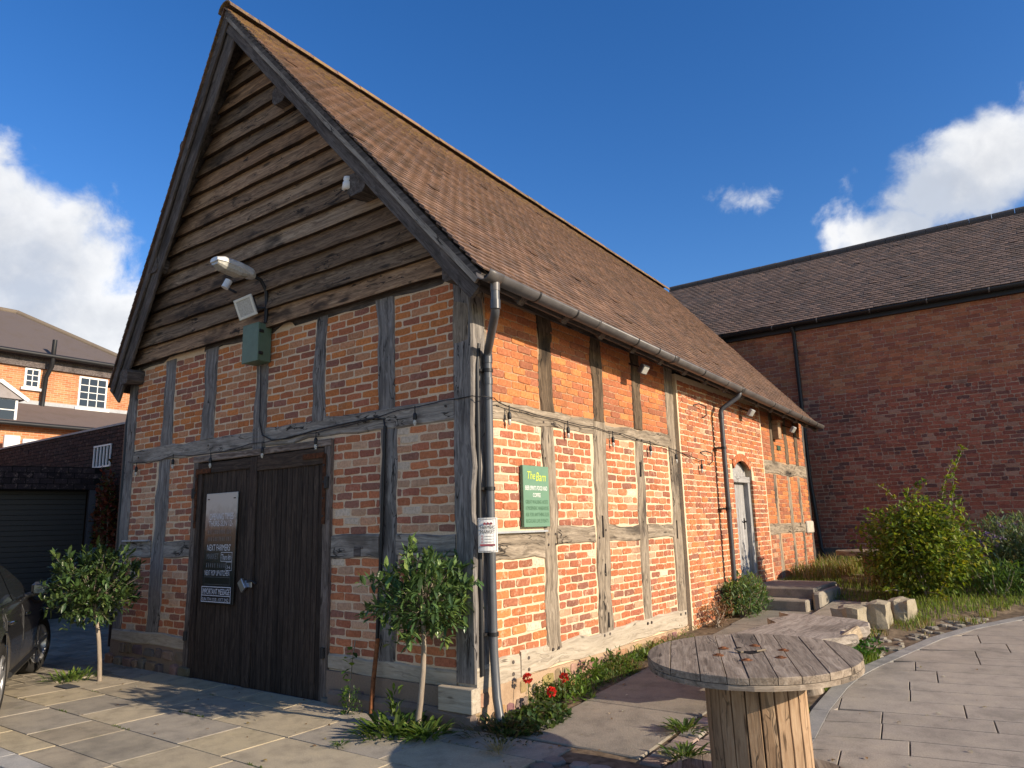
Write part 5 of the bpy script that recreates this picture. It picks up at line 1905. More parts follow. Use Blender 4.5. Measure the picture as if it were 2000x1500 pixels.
def garage():
    P = V((-11.35, 1.9, 0))
    d = V((-.31, -.95, 0)).normalized()          # along the front, away from the wall
    nrm = V((.95, -.31, 0))
    t = thing('garage', tuple(P), 'low garage with a dark brick lintel and black roller shutter in deep shade', 'garage')
    def bx(name, m, u0, u1, w0, w1, z0, z1, col=(1, 1, 1), par=None):
        mb = MB()
        box(mb, (u0, w0, z0), (u1, w1, z1), col, tr=lambda p: P + d * p.x + nrm * p.y + Z_ * p.z)
        return mb.build(name, m, par or t)
    lt = bx('lintel', M_DARKBRICK, -.05, 9, -.3, 0, 2.57, 3.02, (.5, .5, .5))
    for i in range(26):
        for j in range(4):
            k = rnd.uniform(.6, 1.2)
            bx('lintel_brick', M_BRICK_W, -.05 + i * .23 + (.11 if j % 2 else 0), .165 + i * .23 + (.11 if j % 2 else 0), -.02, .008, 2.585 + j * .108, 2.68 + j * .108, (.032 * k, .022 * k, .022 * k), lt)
    bx('side_pier', M_DARKMETAL, .0, .12, -.25, .02, 0, 2.57, (.8, .8, .9))
    bx('roof_slab', M_DARKBRICK, -.05, 9, -6, -.3, 2.85, 3.0)
    bx('back_wall', M_DARKBRICK, -.05, 9, -6.2, -6, 0, 3.0)
    bx('side_wall', M_DARKBRICK, -.2, -.05, -6, 0, 0, 3.0)
    sh = bx('roller_shutter', M_DARKBRICK, .13, 3.0, -.42, -.38, 0, 2.6)
    for i in range(26):
        bx('slat', M_BLACK, .14, 2.99, -.375, -.36 + .004 * (i % 2), i * .1 + .004, i * .1 + .094, (.3, .3, .38), sh)
    for i in range(19):  # pale plates drawn in for light showing through the shutter slots
        bx('light_slot', M_LEAD, 1.72, 1.80, -.352, -.346, .62 + i * .1, .655 + i * .1, (.55, .6, .7), sh)


garage()


def houses():
    # tall house with slate hipped roof, its sunlit front facing the yard
    t = thing('brick_house', (-26, 6, 0), 'tall orange brick house with slate hipped roof and white sash windows', 'house')
    x = -26.0
    mb = MB()
    vs = [(x, -14, 0), (x, 9.6, 0), (x, 9.6, 8.4), (x, -14, 8.4), (x - 8, -14, 0), (x - 8, 9.6, 0), (x - 8, 9.6, 8.4), (x - 8, -14, 8.4)]
    gs = [(p[1] + (p[0] - x), p[2], 0) for p in vs]
    mb.add(vs, [(0, 1, 2, 3), (1, 5, 6, 2), (4, 0, 3, 7), (5, 4, 7, 6)], (1, 1, 1), gs)
    mb.build('wall', M_FARBRICK, t)
    ov = .45
    mb = MB()
    e = [V((x + ov, -14.4, 8.38)), V((x + ov, 10.0, 8.38)), V((x - 8.4, 10.0, 8.38)), V((x - 8.4, -14.4, 8.38))]
    r0, r1 = V((x - 4, -10, 11.0)), V((x - 4, 6.4, 11.0))
    mb.add(e + [r0, r1], [(0, 1, 5, 4), (1, 2, 5), (2, 3, 4, 5), (3, 0, 4), (3, 2, 1, 0)], (0.115, 0.095, 0.09))
    rf = mb.build('roof', M_SLATE, t)
    for a, b in ((e[1], r1), (r0, r1)):
        quick('ridge_tile', M_SLATE, rf, tube, [a, b], .12, 8, (0.16, 0.13, 0.10))
    quick('fascia_boards', M_DARKWOOD, t, box, (x + .02, -14.3, 7.92), (x + .12, 9.9, 8.36), (1.3, 1.3, 1.4))
    quick('gutter', M_BLACK, t, tube, [(x + ov + .05, -14.4, 8.36), (x + ov + .05, 10.0, 8.36)], .09, 8)
    quick('downpipe', M_BLACK, t, tube, [(x + .5, 6.25, 9.0), (x + .45, 6.25, 8.0), (x + .15, 6.2, 7.6), (x + .15, 6.15, 6.3)], .085, 8)
    def window(y0, y1, z0, z1, nx, nz, xx, parent):
        wd = quick('window', M_WHITE, parent, box, (xx - .1, y0, z0), (xx + .03, y1, z1), ch=.01)
        fw = .055
        cw, chh = (y1 - y0 - 2 * fw) / nx, (z1 - z0 - 2 * fw) / nz
        for i in range(nx):
            for j in range(nz):
                quick('pane', MATS['window_glass'], wd, box, (xx + .02, y0 + fw + i * cw + .016, z0 + fw + j * chh + .016), (xx + .034, y0 + fw + (i + 1) * cw - .016, z0 + fw + (j + 1) * chh - .016))
        quick('sill', M_WHITE, wd, box, (xx - .05, y0 - .1, z0 - .1), (xx + .12, y1 + .1, z0 - .003))
        return wd
    window(5.53, 6.05, 7.15, 7.9, 2, 3, x, t)
    window(7.42, 8.5, 6.62, 7.86, 3, 4, x, t)
    # lower wing with lean-to slate roof and dormer
    w = thing('lean_to_wing', (-23, 5, 0), 'lower brick wing with lean-to slate roof and white dormer in front of the tall house', 'house')
    mb = MB()
    xf = -23.0
    vs = [(xf, -14, 0), (xf, 9.6, 0), (xf, 9.6, 5.35), (xf, -14, 5.35), (x + .02, 9.6, 0), (x + .02, 9.6, 5.35)]
    gs = [(p[1] + (p[0] - xf), p[2], 0) for p in vs]
    mb.add(vs, [(0, 1, 2, 3), (1, 4, 5, 2)], (1, 1, 1), gs)
    mb.build('wall', M_FARBRICK, w)
    mb = MB()
    a = [V((xf + .3, -14.2, 5.36)), V((xf + .3, 9.8, 5.36)), V((x + .03, 9.8, 6.55)), V((x + .03, -14.2, 6.55))]
    mb.add(a + [p + V((0, 0, -.1)) for p in a], [(0, 1, 2, 3), (7, 6, 5, 4), (0, 4, 5, 1), (1, 5, 6, 2)], (0.15, 0.115, 0.10))
    rf2 = mb.build('roof', M_SLATE, w)
    quick('flashing', M_LEAD, rf2, box, (x + .032, -14, 6.5), (x + .06, 9.6, 6.68))
    quick('gutter', M_BLACK, w, tube, [(xf + .36, -14.2, 5.33), (xf + .36, 9.8, 5.33)], .08, 8)
    for y in (6.42, 6.85):
        quick('downpipe', M_BLACK, w, tube, [(xf + .2, y, 5.2), (xf + .12, y, 4.9), (xf + .12, y, 2.0)], .065, 8)
    dm = quick('dormer', M_WHITE, w, box, (-24.6, 3.2, 5.4), (-23.1, 4.42, 6.2))
    mb = MB()
    q = [(-23.0, 3.0, 6.18), (-23.0, 4.62, 6.18), (-23.0, 3.81, 6.72), (-25.6, 3.0, 6.18), (-25.6, 4.62, 6.18), (-25.6, 3.81, 6.72)]
    mb.add(q, [(0, 1, 2), (1, 4, 5, 2), (3, 0, 2, 5), (0, 3, 4, 1)], (.3, .27, .26))
    mb.build('dormer_roof', M_SLATE, dm)
    for (a_, b_) in (((-22.97, 2.95, 6.16), (-22.97, 3.81, 6.74)), ((-22.97, 4.67, 6.16), (-22.97, 3.81, 6.74))):
        quick('bargeboard', M_WHITE, dm, beam, a_, b_, .12, .05, (1, 0, 0), 2, 0, .005)
    for (y0, y1) in ((3.28, 3.75), (3.81, 4.34)):
        for z0 in (5.5, 5.84):
            quick('pane', MATS['window_glass'], dm, box, (-23.1, y0, z0), (-23.086, y1, z0 + .3))
    # white parapet and blind below, ventilation cowl
    for i, (y0, y1, z0, z1) in enumerate(((3.9, 4.35, 4.1, 4.9), (4.42, 5.55, 4.0, 4.82), (5.6, 6.3, 4.3, 4.86))):
        tag(quick('white_panel', M_WHITE, None, box, (xf + .5, y0, z0), (xf + .62, y1, z1), ch=.02), 'white painted panel showing over the dark yard wall, %s' % ('nearest the picture edge', 'the long middle one', 'the one nearest the barn')[i], 'panel', 'white panels over the yard wall')
    v = thing('roof_cowl', (-15.2, 4.6, 3.9), 'white domed ventilation cowl standing over the yard wall beside the barn', 'ventilator')
    quick('dome', M_WHITE, v, lathe, [(0, .26), (.25, .24), (.42, .16), (.47, .06), (.45, .0), (.2, -.01)], (-15.0, 4.55, 4.42), (0, 0, 1), 20)
    quick('stem', M_LEAD, v, tube, [(-15.0, 4.55, 3.9), (-15.0, 4.55, 4.42)], .14, 12)
    quick('flat_roof', M_DARKBRICK, v, box, (-17, 3.4, 3.75), (-12, 6.5, 3.92))
    g = thing('gabled_roof', (-34, 14, 0), 'far gabled roof just showing behind the barn verge', 'house')
    mb = MB()
    mb.add([(-30, 12.1, 0), (-30, 15, 0), (-30, 15, 8.6), (-30, 13.55, 11.1), (-30, 12.1, 8.6), (-38, 12.1, 0), (-38, 15, 0), (-38, 15, 8.6), (-38, 13.55, 11.1), (-38, 12.1, 8.6)], [(0, 1, 2, 3, 4), (1, 6, 7, 2), (5, 0, 4, 9)], (1, 1, 1))
    mb.build('wall', M_FARBRICK, g)
    mb = MB()
    mb.add([(-29.8, 11.9, 8.4), (-29.8, 13.55, 11.25), (-29.8, 15.2, 8.4), (-38, 11.9, 8.4), (-38, 13.55, 11.25), (-38, 15.2, 8.4)], [(0, 1, 4, 3), (1, 2, 5, 4)], (.12, .1, .095))
    mb.build('roof', M_SLATE, g)


houses()


# ------------------------------------------------------------------ cable-drum tables, slab bench, steps, stones
def drum(name, loc, Rt, H, Rc, label, tilt=0.0, seed=1, nb=9, top_c=(1, 1, 1), stave_c=(1, 1, 1)):
    t = thing(name, loc, label, 'table')
    O = V(loc)
    M4 = Matrix.Translation(O) @ Matrix.Rotation(tilt, 4, 'X') @ Matrix.Rotation(R(24), 4, 'Z')
    tr = lambda p: M4 @ V(p)
    def disc(z0, z1, part, ang):
        root = None
        ca, sa = math.cos(ang), math.sin(ang)
        ws = [rnd.uniform(.8, 1.2) for _ in range(nb)]
        s = 2 * Rt / sum(ws)
        y = -Rt
        for w in ws:
            y1 = y + w * s
            mb = MB()
            def edge(yy): return math.sqrt(max(0, Rt * Rt - yy * yy))
            n = 6
            poly = []
            ys = [y + .002 + (y1 - y - .004) * i / n for i in range(n + 1)]
            poly += [(edge(q), q) for q in ys]
            poly += [(-edge(q), q) for q in reversed(ys)]
            pp = []
            for p in poly:
                if not pp or math.hypot(p[0] - pp[-1][0], p[1] - pp[-1][1]) > 1e-4: pp.append(p)
            if math.hypot(pp[0][0] - pp[-1][0], pp[0][1] - pp[-1][1]) < 1e-4: pp.pop()
            off = rnd.uniform(0, 60)
            zz = jit(.0025)
            n0 = len(pp)
            vs = [(p[0], p[1], z0) for p in pp] + [(p[0], p[1], z1 - .004 + zz) for p in pp] + [(p[0] * .996, (p[1] - (y + y1) / 2) * .97 + (y + y1) / 2, z1 + zz) for p in pp]
            gs = [(v[0] + off, v[1] + off * .37, v[2]) for v in vs]
            fc = [tuple(range(n0 - 1, -1, -1)), tuple(2 * n0 + i for i in range(n0))] + [(k * n0 + i, k * n0 + (i + 1) % n0, (k + 1) * n0 + (i + 1) % n0, (k + 1) * n0 + i) for k in (0, 1) for i in range(n0)]
            k = rnd.uniform(.78, 1.2)
            rot = lambda q: V((q[0] * ca - q[1] * sa, q[0] * sa + q[1] * ca, q[2]))
            mb.add([tr(rot(v)) for v in vs], fc, (k * top_c[0], k * top_c[1], k * top_c[2]), gs)
            o = mb.build(part, M_DRUMTOP, t)
            y = y1
    disc(H - .038, H, 'top_board', R(90))
    disc(H - .070, H - .041, 'under_board', R(0))
    disc(.03, .066, 'base_board', R(90))
    disc(0.0, .027, 'base_board', R(0))
    ns = 22
    for i in range(ns):
        a = 2 * math.pi * i / ns
        mb = MB()
        nvec = (M4.to_3x3() @ V((math.cos(a), math.sin(a), 0)))
        k = rnd.uniform(.82, 1.15)
        beam(mb, tr((math.cos(a) * Rc, math.sin(a) * Rc, .066)), tr((math.cos(a) * Rc, math.sin(a) * Rc, H - .07)), 2 * math.pi * Rc / ns - .006, .022, nvec, 5, .002, .003, (k * stave_c[0], k * .98 * stave_c[1], k * .95 * stave_c[2]))
        mb.build('stave', M_DRUMSTAVE, t)
    return t, tr


dt, dtr = drum('cable_drum_table', (2.455, -.27, h(2.455, -.27) - .005), .632, .835, .285, 'large weathered cable drum used as a table beside the barn path', tilt=R(2.4))
for i in range(6):
    a = R(60 * i + 18)
    c = V((.21 * math.cos(a), .21 * math.sin(a), .836))
    mb = MB()
    lathe(mb, [(0, .010), (.016, .009), (.018, .003), (.034, .002), (.034, -.002)], dtr(c), seg=12, smooth=False)
    mb.build('bolt', M_RUST, dt)
mb = MB()
n = 11
mb.add([dtr(V(((.055 + .02 * math.sin(i * 2.3)) * math.cos(2 * math.pi * i / n), (.045 + .012 * math.cos(i * 3.1)) * math.sin(2 * math.pi * i / n), .839))) for i in range(n)], [tuple(range(n))])
mb.build('spindle_hole', M_DARKBRICK, dt)
for (x, y, a) in ((.035, .02, .4), (-.05, -.01, 2.2)):
    quick('splinter', M_DRUMTOP, dt, beam, dtr(V((x, y, .842))), dtr(V((x + .06 * math.cos(a), y + .06 * math.sin(a), .848))), .02, .008, (0, 0, 1), 2, .003, .002, (1.2, 1.2, 1.1))
mb = MB()
mb.add([dtr(V((-.06 + .018 * math.cos(t), .14 + .018 * math.sin(t), .8395))) for t in [2 * math.pi * i / 12 for i in range(12)]], [tuple(range(12))])
mb.build('drill_hole', M_DARKBRICK, dt)

drum('cable_drum_table', (1.52, 8.9, h(1.5, 8.9) + .08), .62, .50, .2, 'low round wooden table behind the shrub on the lawn', seed=3)


def slab_bench():
    t = thing('slab_bench', (1.95, 2.5, h(1.95, 2.5)), 'waney-edged timber slab bench on log feet behind the cable drum', 'bench')
    out = [(1.36, 3.86), (1.55, 3.62), (1.50, 3.42), (1.40, 3.30), (1.60, 2.95), (1.50, 2.45), (1.46, 1.9), (1.44, 1.45), (1.62, 1.22), (2.02, 1.25), (2.17, 1.42), (2.20, 1.95), (2.36, 2.15), (2.50, 2.42), (2.40, 2.56), (2.30, 2.66), (2.36, 2.85), (2.47, 3.08), (2.42, 3.35), (2.22, 3.60), (1.95, 3.72), (1.68, 3.78)]
    out = out[::-1]
    area = sum(a[0] * b[1] - b[0] * a[1] for a, b in zip(out, out[1:] + out[:1]))
    if area < 0: out.reverse()
    pts = []
    for a, b in zip(out, out[1:] + out[:1]):
        for k in (0, .33, .66):
            pts.append((a[0] + (b[0] - a[0]) * k + (jit(.012) if k else 0), a[1] + (b[1] - a[1]) * k + (jit(.012) if k else 0)))
    mb = MB()
    n = len(pts)
    cx, cy = 1.92, 2.5
    vs, gs = [], []
    for (z, s) in ((.50, .93), (.535, 1.0), (.58, .995), (.60, .985)):
        for (x, y) in pts:
            jx, jy = (jit(.012), jit(.012)) if s < 1 and z < .55 else (0, 0)
            vs.append((cx + (x - cx) * s + jx, cy + (y - cy) * s + jy, z))
            gs.append((y + 3, x, z))
    fc = [tuple(range(n - 1, -1, -1)), tuple(3 * n + i for i in range(n))] + [(k * n + i, k * n + (i + 1) % n, (k + 1) * n + (i + 1) % n, (k + 1) * n + i) for k in range(3) for i in range(n)]
    mb.add(vs, fc, (1, 1, 1), gs)
    mb.build('slab_top', M_LOG, t)
    for (x, y, r) in ((1.72, 1.65, .15), (2.05, 2.15, .13), (1.9, 3.3, .16)):
        z0 = h(x, y)
        quick('log_foot', M_BARK, t, tube, [(x + .03, y, z0 - .03), (x + .01, y, z0 + .15), (x, y, .34), (x, y, .52)], [r * 1.1, r, r * .95, r], 14)
    quick('bark_edge', M_BARK, t, beam, (2.34, 2.30, .545), (2.46, 2.62, .60), .10, .07, (1, 0, .3), 5, .05, .02, (1.3, 1.25, 1.1))


slab_bench()


def steps():
    t = thing('door_steps', (.55, 6.9, h(.5, 6.5)), 'two concrete steps up to the grey side door of the barn', 'steps')
    z0 = .30
    quick('lower_step', M_CONC, t, box, (.09, 6.12, z0), (1.06, 6.46, .50), (.31, .27, .21), ch=.018)
    quick('upper_step', M_CONC, t, box, (.085, 6.46, z0), (1.10, 7.82, .645), (.27, .235, .19), ch=.02)
    quick('side_block', M_STONE, t, box, (1.10, 6.30, z0), (1.22, 7.5, .60), (.32, .285, .23), ch=.03)


steps()
tag(quick('concrete_pad', M_CONC, None, slab, [(1.24, 5.6), (2.0, 5.45), (2.2, 6.6), (1.26, 6.9)], (.32, .28, .22), t=.08, lift=.05, ch=.01), 'pale concrete pad between the steps and the stone blocks', 'concrete pad')


def stones():
    spec = [((1.90, 4.84), .34, .32, .30, -.15, 'leftmost and most weathered'), ((2.14, 5.16), .30, .36, .31, .0, 'the middle one'), ((2.36, 5.58), .24, .42, .30, -.1, 'rightmost and flattest'), ((1.82, 4.28), .24, .56, .14, .2, 'the low sunken one by the slab bench')]
    for (x, y), w, d, hh, a, ds in spec:
        z0 = h(x, y) - .05
        mb = MB()
        N3 = 5
        vid, vs, fc = {}, [], []
        sd = rnd.uniform(0, 40)
        def vert(i, j, k):
            if (i, j, k) not in vid:
                p = V((i / N3 * 2 - 1, j / N3 * 2 - 1, k / N3 * 2 - 1))
                p = p.lerp(p.normalized() * 1.18, .30)
                d3 = noise.noise(p * 1.3 + V((sd, 0, 0))) * .16 + noise.noise(p * 3.5 + V((0, sd, 0))) * .07
                p = p * (1 + d3)
                lx, ly, lz = p.x * w / 2, p.y * d / 2, (p.z * .5 + .5) * (hh + .08) - .03
                lx += lz * jit(.03)
                vid[(i, j, k)] = len(vs)
                vs.append((x + lx * math.cos(a) - ly * math.sin(a), y + lx * math.sin(a) + ly * math.cos(a), z0 + lz))
            return vid[(i, j, k)]
        for i in range(N3):
            for j in range(N3):
                for s3 in (0, N3):
                    for f3 in ([vert(i, j, s3), vert(i + 1, j, s3), vert(i + 1, j + 1, s3), vert(i, j + 1, s3)], [vert(s3, i, j), vert(s3, i + 1, j), vert(s3, i + 1, j + 1), vert(s3, i, j + 1)], [vert(j, s3, i), vert(j, s3, i + 1), vert(j + 1, s3, i + 1), vert(j + 1, s3, i)]):
                        fc.append(tuple(f3) if s3 else tuple(f3[::-1]))
        q = rnd.uniform(.9, 1.1)
        mb.add(vs, fc, (.31 * q, .265 * q, .19 * q))
        tag(mb.build('stone_block', M_STONE, None), 'rough sandstone block edging the lawn, ' + ds, 'stone block', 'stone blocks edging the lawn')


stones()


# ------------------------------------------------------------------ plants
def leaf(mb, p, d, up, L, Wd, col, fold=.25, curl=.15):
    """one folded, slightly curled leaf blade"""
    d = V(d).normalized()
    s = d.cross(V(up))
    if s.length < 1e-3: s = d.cross(V((1, 0, .3)))
    s.normalize()
    u = s.cross(d)
    p = V(p)
    a = p + d * (L * .35) + u * (curl * L * .10)
    b = p + d * (L * .72) + u * (curl * L * .02)
    t = p + d * L - u * (curl * L * .22)
    k = Wd * .5
    f = u * (fold * k)
    vs = [p, a + s * k + f, a, a - s * k + f, b + s * k * .72 + f * .7, b, b - s * k * .72 + f * .7, t]
    mb.add(vs, [(0, 2, 1), (0, 3, 2), (1, 2, 5, 4), (2, 3, 6, 5), (4, 5, 7), (5, 6, 7)], col)


def rdir(zb=0.0):
    while True:
        v = V((jit(1), jit(1), jit(1)))
        if .1 < v.length < 1:
            v.normalize()
            v.z += zb
            return v.normalized()


def tinted(c, k=.25):
    q = rnd.uniform(1 - k, 1 + k)
    w = jit(.12)
    return (c[0] * q * (1 + w), c[1] * q, c[2] * q * (1 - w))


def bay_tree(base, lean, cz, rx, rz, label, single=260, ntw=430, L0=.085):
    t = thing('bay_tree', base, label, 'tree', 'clipped bay trees either side of the barn door')
    B = V(base)
    top = B + V(lean) + V((0, 0, cz - rz * .35))
    c = B + V(lean) + V((0, 0, cz))
    mid = B.lerp(top, .5) + V((.03, .01, 0))
    quick('trunk', M_TRUNK, t, tube, [B + V((0, 0, -.03)), B.lerp(mid, .5) + V((.01, 0, 0)), mid, mid.lerp(top, .5) + V((.01, 0, 0)), top, top + V((0, 0, .18))], [.027, .024, .023, .021, .018, .012], 10)
    tips = []
    br = MB()
    for i in range(ntw):
        d = rdir(.12)
        n = noise.noise((d.x * 2.2 + base[0], d.y * 2.2, d.z * 2.2))
        r = (rnd.random() ** .36) * (1.0 + .42 * n)
        p = c + V((d.x * rx * r, d.y * rx * r, d.z * rz * r + (.04 * n)))
        if rnd.random() < .09: p += d * rx * .16
        tips.append((p, (d + V((0, 0, .5))).normalized()))
        if i % 3 == 0:
            s = c + (p - c) * .25 - V((0, 0, rz * .25))
            tube(br, [s, s.lerp(p, .5) + V((0, 0, -.015)), p], .004, 4, (1, 1, 1), False, .002)
    tag(br.build('twigs', M_TRUNK, t), kind='stuff')
    items = []
    pal = [(0.06, 0.11, 0.036), (0.08, 0.14, 0.042), (0.048, 0.092, 0.034), (0.11, 0.175, 0.05), (0.15, 0.21, 0.06)]
    for p, d in tips:
        n = rnd.randint(5, 8)
        for k in range(n):
            dd = (rdir(.1) * .85 + d * rnd.uniform(.1, .9)).normalized()
            q = p + d * (-.03 + .07 * k / n)
            L = L0 * rnd.choice((.5, .65, .8, .95, 1.0, 1.1, 1.25))
            m = MB()
            col = tinted(rnd.choice(pal), .3)
            items.append(((q - CAM).length - .15 * dd.dot((CAM - q).normalized()), q, dd, L, col))
    items.sort(key=lambda a: a[0])
    body = MB()
    crown = None
    for i, (s, q, dd, L, col) in enumerate(items):
        if i < single: continue
        leaf(body, q, dd, (jit(.3), jit(.3), 1), L, L * .36, col)
    crown = tag(body.build('crown', M_LEAF, t), kind='stuff')
    # leaves nearest the camera are single objects sharing a few meshes
    protos = []
    for k in range(6):
        m = MB()
        leaf(m, (0, 0, 0), (1, 0, 0), (0, 0, 1), 1.0, rnd.uniform(.32, .40), pal[k % 4], rnd.uniform(.2, .4), rnd.uniform(.05, .35))
        ob = m.build('leaf', M_LEAF, None, False)
        protos.append(ob.data)
        bpy.data.objects.remove(ob)
    for i, (s, q, dd, L, col) in enumerate(items[:single]):
        o = bpy.data.objects.new('leaf', protos[i % 6])
        put(o, q, crown)
        o.rotation_mode = 'QUATERNION'
        o.rotation_quaternion = dd.to_track_quat('X', 'Z')
        o.scale = (L, L, L)


bay_tree((-.40, -.30, .0), (.10, -.02, 0), 1.09, .45, .345, 'clipped bay tree with slender bare trunk by the barn corner downpipe', 300, 440, .094)
bay_tree((-5.12, -.66, .0), (-.08, -.10, 0), 1.06, .50, .43, 'clipped bay tree left of the barn door beside the parked car', 220, 480, .10)


def bush(name, base, c, rx, ry, rz, n, L, wr, pal, label, cat, mat_=None, clump=.9, shoots=(), lo=-1, group=None, stems=7, twig=M_TRUNK, dirz=.2):
    t = thing(name, base, label, cat, group)
    B, C = V(base), V(c)
    br = MB()
    ends = []
    for i in range(stems):
        d = rdir(.6)
        e = C + V((d.x * rx * .7, d.y * ry * .7, abs(d.z) * rz * .6))
        tube(br, [B + V((jit(.06), jit(.06), -.02)), B.lerp(e, .5) + V((jit(.06), jit(.06), 0)), e], .012, 5, (1, 1, 1), False, .004)
    body = MB()
    for i in range(n):
        d = rdir(0)
        if d.z < lo: d.z = abs(d.z)
        nn = noise.noise((d.x * 1.8 + c[0], d.y * 1.8 + c[1], d.z * 1.8)) * .45 + noise.noise((d.x * 4.5 + c[0], d.y * 4.5, d.z * 4.5 + c[2])) * .22
        r = (rnd.random() ** .4) * (clump + nn)
        p = C + V((d.x * rx * r, d.y * ry * r, d.z * rz * r))
        if p.z < h(p.x, p.y): p.z = h(p.x, p.y) + rnd.random() * .1
        dd = (rdir(dirz) + d * .5).normalized()
        l = L * rnd.uniform(.6, 1.25)
        leaf(body, p, dd, (jit(.5), jit(.5), 1), l, l * wr, tinted(rnd.choice(pal), .28))
    for (s, e, k) in shoots:
        s, e = V(s), V(e)
        m = s.lerp(e, .5) + V((jit(.05), jit(.05), .02))
        tube(br, [s, m, e], .007, 5, (1, 1, 1), False, .003)
        for i in range(k):
            q = rnd.random()
            p = (s.lerp(m, q * 2) if q < .5 else m.lerp(e, q * 2 - 1))
            leaf(body, p, (rdir(.2) + (e - s).normalized() * .4), (jit(.4), jit(.4), 1), L * rnd.uniform(.6, 1.1), L * wr, tinted(rnd.choice(pal), .25))
    br.build('stems', twig, t)
    f = body.build('foliage', mat_ or M_LEAF2, t)
    tag(f, kind='stuff')
    return t


YG = [(0.22, 0.30, 0.035), (0.27, 0.33, 0.04), (0.16, 0.24, 0.04), (0.31, 0.30, 0.04), (0.13, 0.19, 0.04)]
bush('hedge_shrub', (2.45, 7.25, h(2.4, 7.2)), (2.42, 7.3, 1.22), .80, .62, .80, 6600, .080, .58, YG, 'yellow-green leafy shrub at the lawn edge with a tall shoot on top', 'shrub', shoots=(((2.75, 7.4, 1.8), (2.95, 7.6, 2.42), 46), ((2.9, 7.4, 1.85), (3.12, 7.5, 2.62), 60), ((2.2, 7.2, 1.9), (2.0, 7.1, 2.12), 20), ((2.3, 7.3, 1.95), (2.62, 7.4, 2.15), 22), ((1.95, 7.2, 1.6), (1.78, 7.1, 1.78), 18), ((2.2, 6.9, .6), (2.0, 6.6, .62), 40), ((2.5, 6.9, .6), (2.75, 6.6, .55), 46)), dirz=-.1)
YB = [(0.19, 0.17, 0.04), (0.16, 0.14, 0.05), (0.10, 0.12, 0.03), (0.22, 0.15, 0.05)]
bush('bramble', (1.95, 7.5, h(1.9, 7.5)), (1.92, 7.55, .85), .42, .4, .5, 1100, .055, .6, YB, 'sparse brownish bramble left of the yellow-green shrub', 'shrub', clump=.8)
BD = [(0.17, 0.23, 0.12), (0.21, 0.26, 0.16), (0.14, 0.20, 0.10), (0.25, 0.30, 0.19)]
bush('butterfly_bush', (4.0, 8.9, h(4, 8.9)), (3.85, 8.8, 1.0), 1.15, .75, .70, 6500, .125, .24, BD, 'grey-green butterfly bush with purple flower spikes beside the shrub', 'shrub', shoots=tuple(((3.0 + .24 * i, 8.5, 1.2), (2.95 + .32 * i + jit(.1), 8.3, 1.62 + jit(.12)), 26) for i in range(8)))
pb = [(0.20, 0.13, 0.34), (0.26, 0.17, 0.40), (0.33, 0.27, 0.36)]
flr = bpy.data.objects['butterfly_bush']
for i in range(20):
    p = V((rnd.uniform(2.9, 4.7), rnd.uniform(8.0, 8.5), rnd.uniform(.85, 1.58)))
    d = (rdir(.2) + V((0, -.7, .1))).normalized()
    mb = MB()
    for k in range(70):
        q = rnd.random()
        leaf(mb, p + d * (.19 * q) + rdir() * (.028 * (1 - q * .7)), rdir(.1), (0, 0, 1), .022, .018, tinted(rnd.choice(pb), .25), .1)
    mb.build('flower_spike', M_PETAL, flr)
GP = [(0.11, 0.20, 0.04), (0.15, 0.26, 0.045), (0.08, 0.15, 0.035)]
bush('garden_plant', (3.3, 7.6, h(3.3, 7.6)), (3.3, 7.6, .75), .42, .35, .28, 900, .09, .2, GP, 'low green strappy plant in front of the butterfly bush', 'plant')
bush('garden_plant', (3.95, 7.9, h(3.95, 7.9)), (3.95, 7.9, .78), .5, .35, .3, 1000, .09, .2, GP, 'green leafy plant at the right edge below the purple flowers', 'plant')
TH = [(0.10, 0.17, 0.07), (0.14, 0.21, 0.095), (0.085, 0.14, 0.06), (0.17, 0.25, 0.08)]
bush('thistle_clump', (.32, 5.55, h(.3, 5.5)), (.36, 5.6, .58), .36, .50, .33, 1700, .075, .35, TH, 'green spiky thistle clump at the foot of the far downpipe', 'plant', dirz=.35)
DR = [(0.26, 0.16, 0.10), (0.21, 0.12, 0.08), (0.30, 0.20, 0.12)]
bush('dried_weed', (.28, 4.75, h(.3, 4.7)), (.26, 4.75, .44), .22, .36, .22, 900, .028, .5, DR, 'reddish brown dried weed against the wall left of the thistles', 'plant', clump=.8)
bush('dried_weed', (.42, 6.0, h(.3, 6.0)), (.36, 6.02, .68), .22, .16, .24, 500, .026, .5, DR, 'wispy dried weed between the thistles and the steps', 'plant', clump=.8)
CR = [(0.16, 0.03, 0.022), (0.20, 0.055, 0.03), (0.14, 0.07, 0.03), (0.08, 0.09, 0.03)]
bush('red_creeper', (-10.75, 1.85, .1), (-10.72, 1.82, 1.75), .40, .14, 1.35, 2000, .085, .8, CR, 'red autumn creeper climbing the yard wall behind the barn corner', 'climber', lo=-2)
bush('dark_shrub', (-6.75, .55, .0), (-6.72, .55, .62), .34, .36, .7, 900, .09, .5, [(0.03, 0.05, 0.02), (0.045, 0.07, 0.025)], 'dark shaded shrub behind the left bay tree', 'shrub', M_LEAF)

